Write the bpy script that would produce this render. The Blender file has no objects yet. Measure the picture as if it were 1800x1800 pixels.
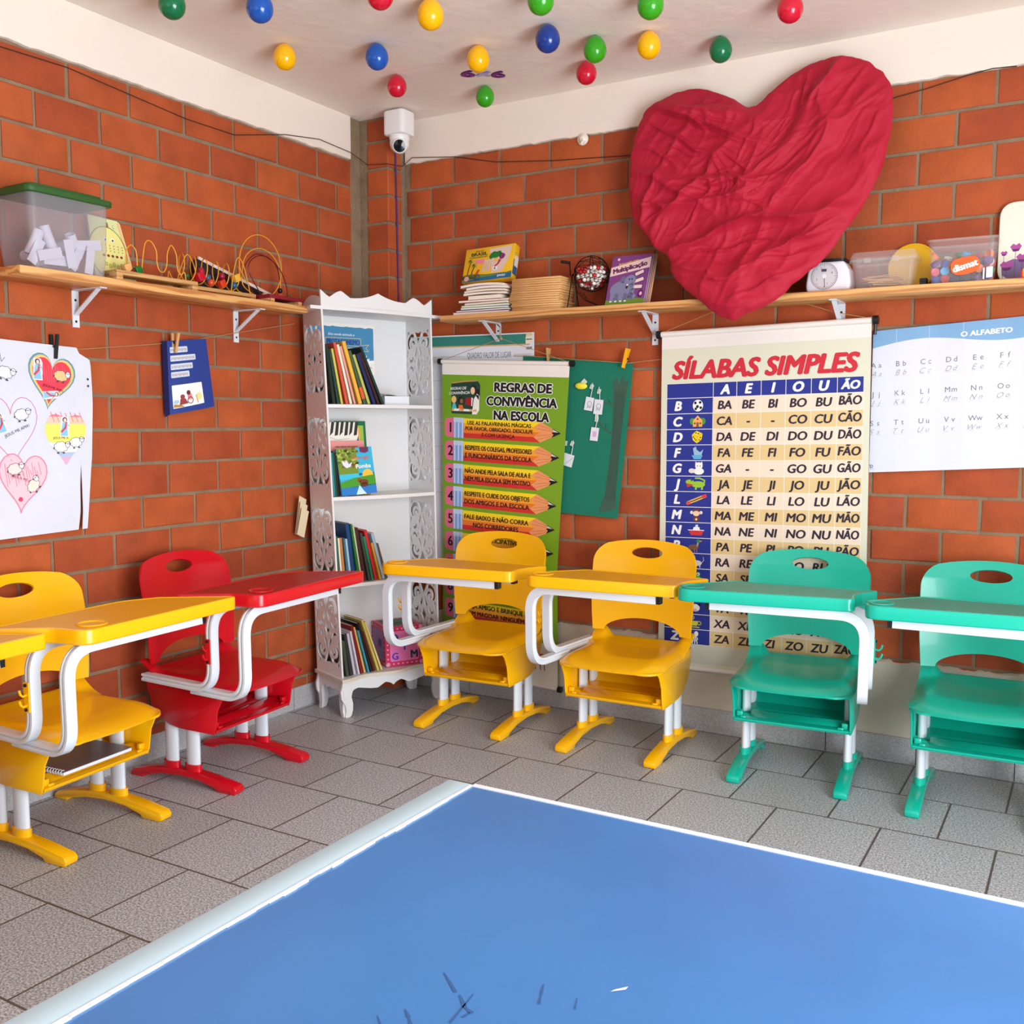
import bpy, bmesh, math, random
from mathutils import Vector, Matrix, noise
from mathutils.geometry import tessellate_polygon
random.seed(7)
R = math.radians
S = bpy.context.scene
COL = S.collection

# ---------------------------------------------------------------- camera
cd = bpy.data.cameras.new('camera'); cam = bpy.data.objects.new('camera', cd); COL.objects.link(cam)
cd.sensor_fit = 'HORIZONTAL'; cd.sensor_width = 36.0; cd.lens = 35.088; cd.clip_start = 0.05
_y, _p = -0.5325258, 0.0888458
_f = Vector((math.sin(_y)*math.cos(_p), math.cos(_y)*math.cos(_p), -math.sin(_p)))
_r = Vector((math.cos(_y), -math.sin(_y), 0)); _u = _r.cross(_f)
cam.matrix_world = Matrix((( _r.x, _u.x, -_f.x, 3.08908), (_r.y, _u.y, -_f.y, -3.95252), (_r.z, _u.z, -_f.z, 1.28805), (0, 0, 0, 1)))
S.camera = cam
# ---------------------------------------------------------------- light
S.view_settings.view_transform = 'Standard'; S.view_settings.look = 'None'
S.view_settings.gamma = 1.0; S.view_settings.use_curve_mapping = False
S.view_settings.exposure = 0.0
w = bpy.data.worlds.new('sky'); S.world = w; w.use_nodes = True
w.node_tree.nodes['Background'].inputs[0].default_value = (0.80, 0.90, 1.0, 1)
w.node_tree.nodes['Background'].inputs[1].default_value = .8
def area(name, loc, target, sx, sy, power, color):
    ld = bpy.data.lights.new(name, 'AREA'); ld.shape = 'RECTANGLE'; ld.size = sx; ld.size_y = sy
    ld.energy = power; ld.color = color
    o = bpy.data.objects.new(name, ld); COL.objects.link(o); o.location = loc
    o.rotation_euler = (Vector(target)-Vector(loc)).to_track_quat('-Z', 'Y').to_euler()
    return o
area('daylight_door', (4.5, -3.0, 1.1), (0, -2.1, 1.95), 2.2, 2.0, 212, (0.90, 0.96, 1.0))
area('window_fill', (2.0, -5.95, 1.7), (1.2, 0, 1.6), 2.8, 1.2, 9, (0.92, 0.97, 1.0))  # weak fill added from behind the camera, set in an unseen window

# ---------------------------------------------------------------- materials
def lin(c):
    return tuple(((x/255)/12.92 if x/255 <= .04045 else ((x/255+.055)/1.055)**2.4) for x in c)
_M = {}
def mat(name, c, rough=.6, metal=0, spec=.5, trans=0, alpha=1, var=0, vscale=20, bump=0, bscale=60, sss=0, coat=0, ior=1.45, stretch=None):
    if name in _M: return _M[name]
    m = bpy.data.materials.new(name); m.use_nodes = True; nt = m.node_tree
    b = nt.nodes['Principled BSDF']; b.inputs['Base Color'].default_value = (*lin(c), 1)
    b.inputs['Roughness'].default_value = rough; b.inputs['Metallic'].default_value = metal
    b.inputs['Specular IOR Level'].default_value = spec; b.inputs['IOR'].default_value = ior
    b.inputs['Transmission Weight'].default_value = trans; b.inputs['Alpha'].default_value = alpha
    b.inputs['Coat Weight'].default_value = coat
    if sss: b.inputs['Subsurface Weight'].default_value = sss; b.inputs['Subsurface Scale'].default_value = .01
    if var or bump:
        tc = nt.nodes.new('ShaderNodeTexCoord'); mp = nt.nodes.new('ShaderNodeMapping')
        nt.links.new(tc.outputs['Object'], mp.inputs[0])
        if stretch: mp.inputs['Scale'].default_value = stretch
    if var:
        n = nt.nodes.new('ShaderNodeTexNoise'); n.inputs['Scale'].default_value = vscale; n.inputs['Detail'].default_value = 4
        nt.links.new(mp.outputs[0], n.inputs[0])
        r = nt.nodes.new('ShaderNodeMapRange'); r.inputs[1].default_value = .3; r.inputs[2].default_value = .7
        r.inputs[3].default_value = 1-var; r.inputs[4].default_value = 1+var
        nt.links.new(n.outputs[0], r.inputs[0])
        mx = nt.nodes.new('ShaderNodeVectorMath'); mx.operation = 'SCALE'
        mx.inputs[0].default_value = lin(c); nt.links.new(r.outputs[0], mx.inputs['Scale'])
        nt.links.new(mx.outputs[0], b.inputs['Base Color'])
    if bump:
        n2 = nt.nodes.new('ShaderNodeTexNoise'); n2.inputs['Scale'].default_value = bscale; n2.inputs['Detail'].default_value = 5
        nt.links.new(mp.outputs[0], n2.inputs[0])
        bp = nt.nodes.new('ShaderNodeBump'); bp.inputs['Strength'].default_value = bump; bp.inputs['Distance'].default_value = .01
        nt.links.new(n2.outputs[0], bp.inputs['Height']); nt.links.new(bp.outputs[0], b.inputs['Normal'])
    _M[name] = m; return m
def ink(*c):
    return mat('ink_%d_%d_%d' % c, c, .55)
def brick_mat():
    m = mat('brick', (196, 84, 40), .75, bump=.25, bscale=90); nt = m.node_tree; b = nt.nodes['Principled BSDF']
    g = nt.nodes.new('ShaderNodeNewGeometry'); hs = nt.nodes.new('ShaderNodeHueSaturation')
    tc = nt.nodes.new('ShaderNodeTexCoord'); n = nt.nodes.new('ShaderNodeTexNoise'); n.inputs['Scale'].default_value = 9; n.inputs['Detail'].default_value = 6
    nt.links.new(tc.outputs['Object'], n.inputs[0])
    a = nt.nodes.new('ShaderNodeMath'); a.operation = 'MULTIPLY_ADD'; a.inputs[1].default_value = .24; a.inputs[2].default_value = .49
    nt.links.new(g.outputs['Random Per Island'], a.inputs[0])
    a2 = nt.nodes.new('ShaderNodeMath'); a2.operation = 'MULTIPLY_ADD'; a2.inputs[1].default_value = .75
    nt.links.new(n.outputs[0], a2.inputs[0]); nt.links.new(a.outputs[0], a2.inputs[2])
    h = nt.nodes.new('ShaderNodeMath'); h.operation = 'MULTIPLY_ADD'; h.inputs[1].default_value = .006; h.inputs[2].default_value = .497
    nt.links.new(g.outputs['Random Per Island'], h.inputs[0]); nt.links.new(h.outputs[0], hs.inputs['Hue'])
    nt.links.new(a2.outputs[0], hs.inputs['Value'])
    hs.inputs['Color'].default_value = (*lin((172, 78, 37)), 1)
    # pale scuffs
    n3 = nt.nodes.new('ShaderNodeTexNoise'); n3.inputs['Scale'].default_value = 26; n3.inputs['Detail'].default_value = 8; n3.inputs['Roughness'].default_value = .75
    mp = nt.nodes.new('ShaderNodeMapping'); mp.inputs['Scale'].default_value = (.35, .35, 1.5)
    nt.links.new(tc.outputs['Object'], mp.inputs[0]); nt.links.new(mp.outputs[0], n3.inputs[0])
    r = nt.nodes.new('ShaderNodeMapRange'); r.inputs[1].default_value = .66; r.inputs[2].default_value = .8; r.inputs[4].default_value = .55
    nt.links.new(n3.outputs[0], r.inputs[0])
    mx = nt.nodes.new('ShaderNodeMixRGB'); mx.inputs[2].default_value = (*lin((222, 150, 105)), 1)
    nt.links.new(r.outputs[0], mx.inputs[0]); nt.links.new(hs.outputs[0], mx.inputs[1]); nt.links.new(mx.outputs[0], b.inputs['Base Color'])
    return m
def wood_mat(name, c1, c2, axis, scale=14):
    m = bpy.data.materials.new(name); m.use_nodes = True; nt = m.node_tree; b = nt.nodes['Principled BSDF']
    b.inputs['Roughness'].default_value = .5
    tc = nt.nodes.new('ShaderNodeTexCoord'); mp = nt.nodes.new('ShaderNodeMapping')
    mp.inputs['Scale'].default_value = {'x': (.12, 1, 1), 'y': (1, .12, 1)}[axis]
    nt.links.new(tc.outputs['Object'], mp.inputs[0])
    wv = nt.nodes.new('ShaderNodeTexWave'); wv.bands_direction = {'x': 'Z', 'y': 'Z'}[axis]; wv.inputs['Scale'].default_value = scale
    wv.inputs['Distortion'].default_value = 9; wv.inputs['Detail'].default_value = 3; wv.inputs['Detail Scale'].default_value = 1.2
    nt.links.new(mp.outputs[0], wv.inputs[0])
    cr = nt.nodes.new('ShaderNodeValToRGB'); cr.color_ramp.elements[0].color = (*lin(c2), 1); cr.color_ramp.elements[1].color = (*lin(c1), 1)
    cr.color_ramp.elements[0].position = .05; cr.color_ramp.elements[1].position = .55
    nt.links.new(wv.outputs[0], cr.inputs[0]); nt.links.new(cr.outputs[0], b.inputs['Base Color'])
    return m
def clear_mat(name, c, alpha, rough=.25):
    m = bpy.data.materials.new(name); m.use_nodes = True; nt = m.node_tree; b = nt.nodes['Principled BSDF']
    b.inputs['Base Color'].default_value = (*lin(c), 1); b.inputs['Roughness'].default_value = rough
    b.inputs['Alpha'].default_value = alpha
    return m
WHITE = mat('white_paint', (224, 226, 230), .4)
STEEL = mat('white_steel', (220, 225, 232), .3)
BLACK = mat('black_plastic', (22, 22, 24), .4)
PAPER = mat('paper', (224, 226, 234), .8)
CREAM = mat('cream_paper', (238, 228, 214), .8)
PLASTER = mat('white_plaster', (240, 226, 212), .85, bump=.12, bscale=25)
MORTAR = mat('mortar', (140, 116, 92), .95, bump=.5, bscale=60, var=.15, vscale=12)
BRICK = brick_mat()
TWINE = mat('twine', (176, 140, 96), .9)

# ---------------------------------------------------------------- mesh builder
class MB:
    def __init__(s): s.v = []; s.f = []; s.mi = []; s.mats = []
    def _m(s, m):
        if m not in s.mats: s.mats.append(m)
        return s.mats.index(m)
    def add(s, vs, fs, m, M=None):
        o = len(s.v); k = s._m(m)
        s.v += [tuple(M @ Vector(p)) if M else tuple(p) for p in vs]
        for f in fs: s.f.append(tuple(i+o for i in f)); s.mi.append(k)
        return s
    def box(s, c, d, m, M=None, rot=None):
        x, y, z = (a/2 for a in d); q = [(-x,-y,-z),(x,-y,-z),(x,y,-z),(-x,y,-z),(-x,-y,z),(x,-y,z),(x,y,z),(-x,y,z)]
        T = Matrix.Translation(c)
        if rot is not None: T = T @ (rot if isinstance(rot, Matrix) else Matrix.Rotation(rot[0], 4, rot[1]))
        if M: T = M @ T
        return s.add(q, [(0,3,2,1),(4,5,6,7),(0,1,5,4),(1,2,6,5),(2,3,7,6),(3,0,4,7)], m, T)
    def span(s, a, b, m, M=None):
        return s.box([(p+q)/2 for p, q in zip(a, b)], [abs(q-p) for p, q in zip(a, b)], m, M)
    def prism(s, pts, h0, h1, m, M=None, m2=None):
        n = len(pts); v = [(p[0], p[1], h0) for p in pts]+[(p[0], p[1], h1) for p in pts]
        s.add(v, [tuple(range(n))[::-1], tuple(range(n, 2*n))], m, M)
        s.add(v, [(i, (i+1) % n, n+(i+1) % n, n+i) for i in range(n)], m2 or m, M); return s
    def grid(s, fn, nu, nv, m, closeu=False, M=None):
        vs = [fn(i/nu, j/nv) for j in range(nv+1) for i in range(nu if closeu else nu+1)]; w_ = nu if closeu else nu+1
        fs = [(j*w_+i, j*w_+(i+1) % w_, (j+1)*w_+(i+1) % w_, (j+1)*w_+i) for j in range(nv) for i in range(nu)]
        return s.add(vs, fs, m, M)
    def lathe(s, prof, m, n=24, M=None):
        vs = [(r*math.cos(2*math.pi*i/n), r*math.sin(2*math.pi*i/n), z) for r, z in prof for i in range(n)]
        fs = [(j*n+i, j*n+(i+1) % n, (j+1)*n+(i+1) % n, (j+1)*n+i) for j in range(len(prof)-1) for i in range(n)]
        if prof[0][0] > 1e-6: fs.append(tuple(range(n))[::-1])
        if prof[-1][0] > 1e-6: fs.append(tuple(range((len(prof)-1)*n, len(prof)*n)))
        return s.add(vs, fs, m, M)
    def tube(s, pts, r, m, n=8, closed=False, prof=None, up=None, M=None):
        P = [Vector(p) for p in pts]; N = len(P); T = []
        for i in range(N):
            a = P[(i-1) % N] if (closed or i > 0) else P[i]; b = P[(i+1) % N] if (closed or i < N-1) else P[i]
            T.append((b-a).normalized())
        u = Vector(up) if up else (Vector((0, 0, 1)) if abs(T[0].z) < .9 else Vector((1, 0, 0)))
        pr = prof or [(r*math.cos(2*math.pi*k/n), r*math.sin(2*math.pi*k/n)) for k in range(n)]; n = len(pr); vs = []
        for i in range(N):
            u = (u - T[i]*u.dot(T[i])).normalized(); b = T[i].cross(u)
            vs += [tuple(P[i]+u*c+b*d) for c, d in pr]
        fs = [(i*n+k, i*n+(k+1) % n, ((i+1) % N)*n+(k+1) % n, ((i+1) % N)*n+k) for i in range(N if closed else N-1) for k in range(n)]
        if not closed: fs += [tuple(range(n))[::-1], tuple(range((N-1)*n, N*n))]
        return s.add(vs, fs, m, M)
    def ball(s, c, r, m, n=14, M=None, sz=1):
        T = Matrix.Translation(c)
        if M: T = M @ T
        k = n//2; return s.lathe([(r*math.sin(math.pi*j/k) if 0 < j < k else 0, -r*sz*math.cos(math.pi*j/k)) for j in range(k+1)], m, n, T)
    def mesh(s, name, ang=35, merge=True):
        me = bpy.data.meshes.new(name); me.from_pydata(s.v, [], s.f)
        for m in s.mats: me.materials.append(m)
        me.polygons.foreach_set('material_index', s.mi)
        if merge:
            bm = bmesh.new(); bm.from_mesh(me); bmesh.ops.remove_doubles(bm, verts=bm.verts, dist=1e-6)
            bmesh.ops.recalc_face_normals(bm, faces=bm.faces); bm.to_mesh(me); bm.free()
        me.update()
        if ang: me.shade_smooth(); me.set_sharp_from_angle(angle=R(ang))
        return me
    def build(s, name, parent=None, ang=35, loc=None, merge=True):
        return link(name, s.mesh(name, ang, merge), parent, loc)
def link(name, me, parent=None, loc=None, M=None):
    o = bpy.data.objects.new(name, me); COL.objects.link(o)
    if parent: o.parent = parent
    if loc: o.location = loc
    if M is not None: o.matrix_local = M
    return o
def tag(o, label, cat, group=None, kind=None):
    o['label'] = label; o['category'] = cat
    if group: o['group'] = group
    if kind: o['kind'] = kind
    return o
def thing(name, label, cat, loc=(0, 0, 0), rotz=0, group=None, M=None):
    o = bpy.data.objects.new(name, None); COL.objects.link(o); o.empty_display_size = .05
    o.location = loc; o.rotation_euler = (0, 0, rotz)
    if M is not None: o.matrix_world = M
    return tag(o, label, cat, group)
def struct(name, mb, label=None, ang=35, merge=True):
    o = mb.build(name, None, ang, merge=merge); o['kind'] = 'structure'
    if label: o['label'] = label; o['category'] = name.split('_')[0]
    return o
def bevel(me, wdt, seg=2, ang=40):
    bm = bmesh.new(); bm.from_mesh(me)
    es = [e for e in bm.edges if len(e.link_faces) == 2 and e.calc_face_angle(0) > R(ang)]
    bmesh.ops.bevel(bm, geom=es, offset=wdt, segments=seg, profile=.5, affect='EDGES', clamp_overlap=True)
    bm.to_mesh(me); bm.free(); me.shade_smooth(); me.set_sharp_from_angle(angle=R(50)); return me
def roundpoly(pts, rad, n=6):
    out = []; N = len(pts)
    for i in range(N):
        p = Vector(pts[i]); a = Vector(pts[i-1]); b = Vector(pts[(i+1) % N]); r = rad[i] if isinstance(rad, (list, tuple)) else rad
        if r <= 0: out.append(tuple(p)); continue
        d1 = (a-p).normalized(); d2 = (b-p).normalized(); an = d1.angle(d2)
        t = min(r/math.tan(an/2), (a-p).length*.48, (b-p).length*.48)
        q0 = p+d1*t; q1 = p+d2*t
        for k in range(n+1):
            x = k/n; out.append(tuple(q0*(1-x)**2+p*2*x*(1-x)+q1*x*x))
    return out
def shape2d(mb, splines, h, m, M=None):
    cu = bpy.data.curves.new('c', 'CURVE'); cu.dimensions = '2D'; cu.fill_mode = 'BOTH'; cu.extrude = h/2
    for sp in splines:
        q = cu.splines.new('POLY'); q.points.add(len(sp)-1); q.use_cyclic_u = True
        for i, p in enumerate(sp): q.points[i].co = (p[0], p[1], 0, 1)
    ob = bpy.data.objects.new('c', cu); me = bpy.data.meshes.new_from_object(ob)
    mb.add([tuple(v.co) for v in me.vertices], [tuple(p.vertices) for p in me.polygons], m, M)
    bpy.data.objects.remove(ob); bpy.data.curves.remove(cu); bpy.data.meshes.remove(me)
_T = {}
def textmesh(body, bold=0, shear=0):
    k = (body, bold, shear)
    if k not in _T:
        cu = bpy.data.curves.new('t', 'FONT'); cu.body = body; cu.offset = bold; cu.shear = shear; cu.resolution_u = 3
        ob = bpy.data.objects.new('t', cu); me = bpy.data.meshes.new_from_object(ob)
        _T[k] = ([tuple(v.co) for v in me.vertices], [tuple(p.vertices) for p in me.polygons])
        bpy.data.objects.remove(ob); bpy.data.curves.remove(cu); bpy.data.meshes.remove(me)
    return _T[k]
_cap = max(v[1] for v in textmesh('H')[0])
class Sheet(MB):
    """a printed sheet: fn(s, t) -> world point, s to the right, t downwards, nrm towards the reader"""
    def __init__(s, fn, nrm, step=.0004): super().__init__(); s.fn = fn; s.nrm = Vector(nrm).normalized(); s.step = step; s.off = (0, 0)
    def P(s, a, b, L): return tuple(Vector(s.fn(a+s.off[0], b+s.off[1]))+s.nrm*(L*s.step))
    def base(s, W, H, m, th=.0015, cell=.025, mback=None):
        nu = max(1, int(W/cell)); nv = max(1, int(H/cell))
        s.grid(lambda u, v: s.P(u*W, v*H, 0), nu, nv, m)
        s.grid(lambda u, v: s.P(u*W, v*H, -th/s.step), nu, nv, mback or m)
        for e in (lambda u: (u*W, 0), lambda u: (u*W, H)): s.grid(lambda u, v: s.P(*e(u), -v*th/s.step), nu, 1, m)
        for e in (lambda u: (0, u*H), lambda u: (W, u*H)): s.grid(lambda u, v: s.P(*e(u), -v*th/s.step), nv, 1, m)
        return s
    def rect(s, a, b, c, d, m, L=1, cell=.04):
        s.grid(lambda u, v: s.P(a+u*(c-a), b+v*(d-b), L), max(1, int(abs(c-a)/cell)), max(1, int(abs(d-b)/cell)), m); return s
    def poly(s, pts, m, L=2, cut=.045):
        tris = [[Vector((pts[i][0], pts[i][1], 0)) for i in t] for t in tessellate_polygon([[Vector((p[0], p[1], 0)) for p in pts]])]
        out = []
        while tris:                       # split long triangles so print follows the curl of the sheet
            t = tris.pop(); e = [(t[(i+1) % 3]-t[i]).length for i in range(3)]; k = e.index(max(e))
            if e[k] > cut:
                a, b, c = t[k], t[(k+1) % 3], t[(k+2) % 3]; q = (a+b)/2; tris += [[a, q, c], [q, b, c]]
            else: out.append(t)
        s.add([s.P(p.x, p.y, L) for t in out for p in t], [(3*i, 3*i+1, 3*i+2) for i in range(len(out))], m); return s
    def oval(s, a, b, rx, ry, m, L=2, n=18, rot=0):
        c, d = math.cos(rot), math.sin(rot)
        return s.poly([(a+rx*math.cos(t)*c-ry*math.sin(t)*d, b+rx*math.cos(t)*d+ry*math.sin(t)*c) for t in [2*math.pi*k/n for k in range(n)]], m, L)
    def line(s, pts, wd, m, L=2, closed=False):
        q = list(pts)+([pts[0]] if closed else [])
        for p, r in zip(q, q[1:]):
            dx, dy = r[0]-p[0], r[1]-p[1]; l = math.hypot(dx, dy) or 1; nx, ny = -dy/l*wd/2, dx/l*wd/2; ex, ey = dx/l*wd*.3, dy/l*wd*.3
            s.poly([(p[0]+nx-ex, p[1]+ny-ey), (r[0]+nx+ex, r[1]+ny+ey), (r[0]-nx+ex, r[1]-ny+ey), (p[0]-nx-ex, p[1]-ny-ey)], m, L)
        return s
    def ring(s, a, b, rx, ry, wd, m, L=2, n=20, a0=0, a1=360, rot=0):
        c, d = math.cos(rot), math.sin(rot); pts = []
        for k in range(n+1):
            t = R(a0+(a1-a0)*k/n); x, y = rx*math.cos(t), ry*math.sin(t); pts.append((a+x*c-y*d, b+x*d+y*c))
        return s.line(pts, wd, m, L)
    def text(s, body, a, b, cap, m, L=3, w=None, bold=0, shear=0, align='c', rot=0, maxw=None):
        """centre (or left edge) a, vertical centre b of the capitals, cap = capital height"""
        vs, fs = textmesh(body, min(bold, 0), shear)
        if not vs: return s
        if bold > 0:                      # heavier strokes: overlay shifted copies
            for ki, (dx, dy) in enumerate(((-1, 0), (1, 0), (0, .7), (0, -.7), (-.7, .5), (.7, -.5), (.7, .5), (-.7, -.5)) if bold > .05 else ((-1, 0), (1, 0), (0, .6), (0, -.6))):
                kk = bold*cap/_cap; cr_, sr_ = math.cos(rot), math.sin(rot)
                s.text(body, a+(dx*cr_-dy*sr_)*kk, b+(dx*sr_+dy*cr_)*kk, cap, m, L-.10*(ki+1), w, 0, shear, align, rot, maxw)
        x0 = min(v[0] for v in vs); x1 = max(v[0] for v in vs); k = cap/_cap; kx = k
        if w: kx = w/(x1-x0)
        elif maxw and (x1-x0)*k > maxw: kx = maxw/(x1-x0)
        ox = {'c': (x0+x1)/2, 'l': x0, 'r': x1}[align]; c, d = math.cos(rot), math.sin(rot); q = []
        for v in vs:
            x, y = (v[0]-ox)*kx, -(v[1]-_cap/2)*k
            q.append(s.P(a+x*c-y*d, b+x*d+y*c, L))
        s.add(q, fs, m); return s
    def build(s, name, parent=None, **k): return super().build(name, parent, ang=30, merge=False)
# ---------------------------------------------------------------- the room
H = .125; ZT = 20.1*H; LB = .25299; CEIL = 2.71; DE = 4.4; FR = -6.0
def brick_face(mb, P, a0, a1, z0, z1, d=.006):
    j = lambda: random.uniform(-.0016, .0016)
    q = [(a0+j(), z0+j()), (a1+j(), z0+j()), (a1+j(), z1+j()), (a0+j(), z1+j())]; c = .004
    ins = [(q[0][0]+c, q[0][1]+c), (q[1][0]-c, q[1][1]+c), (q[2][0]-c, q[2][1]-c), (q[3][0]+c, q[3][1]-c)]
    t = random.uniform(-.0015, .0015)
    v = [P(a, z, 0) for a, z in q]+[P(a, z, d*.7) for a, z in q]+[P(a, z, d+t) for a, z in ins]
    f = [(8, 9, 10, 11)]+[(i, (i+1) % 4, 4+(i+1) % 4, 4+i) for i in range(4)]+[(4+i, 4+(i+1) % 4, 8+(i+1) % 4, 8+i) for i in range(4)]
    mb.add(v, f, BRICK)
def brickwork(mb, P, joint0, lo, hi, ztop, rows, skip=None):
    """P(a, z, out); courses of height H hung from ztop; joints at joint0 + k*LB (every other course by a half)"""
    g = .0068
    for r in range(rows):
        z1 = ztop-r*H-g; z0 = max(ztop-(r+1)*H+g, .0); off = joint0+(LB/2 if r % 2 else 0)
        k = math.floor((lo-off)/LB)
        while off+k*LB < hi:
            a0 = max(off+k*LB+g, lo+.002); a1 = min(off+(k+1)*LB-g, hi-.002); k += 1
            if a1-a0 < .02 or (skip and skip(a0, a1, z0, z1)): continue
            brick_face(mb, P, a0, a1, z0, z1)
# left wall, x = 0: u int joints at y = -(6.6966-u)*LB
wl = MB(); wl.span((-.15, FR, 0), (-.006, .15, CEIL), MORTAR)
PL = lambda a, z, o: (-.006+o, a, z)
brickwork(wl, PL, -6.6966*LB, FR, -.20, ZT, 20)
wl.span((-.006, -.205, 0), (-.002, -.13, CEIL), MORTAR)
struct('wall_left', wl, merge=False)
wb = MB(); wb.span((0, .006, 0), (DE+.15, .15, CEIL), MORTAR)
PB = lambda a, z, o: (a, .006-o, z)
brickwork(wb, PB, 1.7587*LB, .178, DE, ZT+.0045, 20)
struct('wall_back', wb, merge=False)
# corner pier
pr = MB(); X1, Y1 = .165, -.13
pr.span((-.006, Y1+.006, 0), (X1-.006, .02, CEIL), MORTAR)
for r in range(22):
    z1 = CEIL-.045-r*H+.06-.008; z0 = max(0.0, z1-H+.015); z1 = min(z1, CEIL-.012)
    if z1-z0 < .01: continue
    j = random.uniform(-.002, .002); d = .006
    xa = .047
    v = [(xa, Y1, z0+j), (X1-.004, Y1, z0), (X1, Y1+.004, z0), (X1, -.028, z0), (X1-d, -.028, z0), (xa, Y1+d, z0)]
    w_ = [(a, b, z1) for a, b, c in v]
    pr.add(v+w_, [(0, 1, 7, 6), (1, 2, 8, 7), (2, 3, 9, 8), (3, 4, 10, 9), (5, 0, 6, 11), (0, 5, 4, 3, 2, 1), (6, 7, 8, 9, 10, 11)], BRICK)
struct('trim_1', pr, merge=False)
# plastered band under the ceiling, ragged lower edge
def band(name, P, lo, hi):
    mb = MB(); n = int((hi-lo)/.02); zs = [ZT+.003+.006*noise.noise((i*.35, lo, 0))+.004*noise.noise((i*1.7, hi, 3)) for i in range(n+1)]
    v = []
    for i in range(n+1):
        a = lo+(hi-lo)*i/n
        v += [P(a, zs[i], 0), P(a, zs[i]+.002, .012), P(a, CEIL, .012)]
    mb.add(v, [(3*i+k, 3*i+3+k, 3*i+4+k, 3*i+1+k) for i in range(n) for k in (0, 1)], PLASTER)
    struct(name, mb)
band('trim_2', PL, FR, -.205); band('trim_3', PB, .172, DE)
# lower plaster on the back wall, broken top edge
mb = MB(); n = 240; v = []
for i in range(n+1):
    a = .21+(DE-.21)*i/n; z = .385+.012*noise.noise((i*.22, 1, 0))+.008*noise.noise((i*.9, 5, 0)); e = .006*abs(noise.noise((i*.6, 9, 0)))
    v += [PB(a, 0, .012), PB(a, z-.012, .014), PB(a, z-.004, .018+e), PB(a, z, .010), PB(a, z+.002, 0)]
mb.add(v, [(5*i+k, 5*i+5+k, 5*i+6+k, 5*i+1+k) for i in range(n) for k in range(4)], mat('grimy_plaster', (214, 202, 184), .85, var=.12, vscale=3, bump=.15, bscale=20))
struct('trim_4', mb)
# skirting of granite-look tiles
GR = mat('granite_tile', (176, 174, 176), .45, var=.28, vscale=220)
for nm, P, lo, hi, th in (('baseboard_left', PL, FR, -.14, .012), ('baseboard_back', PB, .2, DE, .022)):
    mb = MB(); a = lo
    while a < hi:
        b = min(a+.334, hi); p, q = P(a+.002, 0, 0), P(b-.002, .098, th)
        mb.span([min(s, t) for s, t in zip(p, q)], [max(s, t) for s, t in zip(p, q)], GR); a = b
    p, q = P(lo, 0, 0), P(hi, .096, th-.003)
    mb.span([min(s, t) for s, t in zip(p, q)], [max(s, t) for s, t in zip(p, q)], mat('grout', (96, 88, 82), .9)); struct(nm, mb)
# floor of speckled tiles laid in running bond
fm = bpy.data.materials.new('floor_tiles'); fm.use_nodes = True; nt = fm.node_tree; b = nt.nodes['Principled BSDF']
tc = nt.nodes.new('ShaderNodeTexCoord'); mp = nt.nodes.new('ShaderNodeMapping'); mp.inputs['Location'].default_value = (5.98, 9.02, 0)
nt.links.new(tc.outputs['Object'], mp.inputs[0])
bt = nt.nodes.new('ShaderNodeTexBrick'); bt.offset = .5; bt.inputs['Scale'].default_value = 1; bt.inputs['Brick Width'].default_value = .334
bt.inputs['Row Height'].default_value = .333; bt.inputs['Mortar Size'].default_value = .0036; bt.inputs['Mortar Smooth'].default_value = .15
bt.inputs['Color1'].default_value = (1, 1, 1, 1); bt.inputs['Color2'].default_value = (.86, .85, .84, 1); bt.inputs['Mortar'].default_value = (.5, .5, .5, 1)
nt.links.new(mp.outputs[0], bt.inputs[0])
n1 = nt.nodes.new('ShaderNodeTexNoise'); n1.inputs['Scale'].default_value = 170; n1.inputs['Detail'].default_value = 2; n1.inputs['Roughness'].default_value = .7
n2 = nt.nodes.new('ShaderNodeTexNoise'); n2.inputs['Scale'].default_value = 3; n2.inputs['Detail'].default_value = 4
for q in (n1, n2): nt.links.new(tc.outputs['Object'], q.inputs[0])
cr = nt.nodes.new('ShaderNodeValToRGB'); e = cr.color_ramp.elements
e[0].position = .38; e[0].color = (*lin((124, 126, 130)), 1); e[1].position = .62; e[1].color = (*lin((218, 221, 226)), 1)
nt.links.new(n1.outputs[0], cr.inputs[0])
m1 = nt.nodes.new('ShaderNodeMixRGB'); m1.blend_type = 'MULTIPLY'; m1.inputs[0].default_value = 1
nt.links.new(cr.outputs[0], m1.inputs[1]); nt.links.new(bt.outputs['Color'], m1.inputs[2])
m2 = nt.nodes.new('ShaderNodeMixRGB'); m2.inputs[2].default_value = (*lin((92, 82, 76)), 1)
nt.links.new(bt.outputs['Fac'], m2.inputs[0]); nt.links.new(m1.outputs[0], m2.inputs[1]); nt.links.new(m2.outputs[0], b.inputs['Base Color'])
rr = nt.nodes.new('ShaderNodeMapRange'); rr.inputs[3].default_value = .32; rr.inputs[4].default_value = .55
nt.links.new(n2.outputs[0], rr.inputs[0]); nt.links.new(rr.outputs[0], b.inputs['Roughness'])
bp = nt.nodes.new('ShaderNodeBump'); bp.inputs['Strength'].default_value = .6; bp.inputs['Distance'].default_value = .003; bp.invert = True
nt.links.new(bt.outputs['Fac'], bp.inputs['Height']); nt.links.new(bp.outputs[0], b.inputs['Normal'])
struct('floor', MB().span((-.15, FR-.15, -.1), (DE+3, .15, 0), fm))
struct('ceiling', MB().span((-.15, FR-.15, CEIL), (DE+.15, .15, CEIL+.12), mat('ceiling_plaster', (240, 228, 216), .8, bump=.35, bscale=18)))
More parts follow.
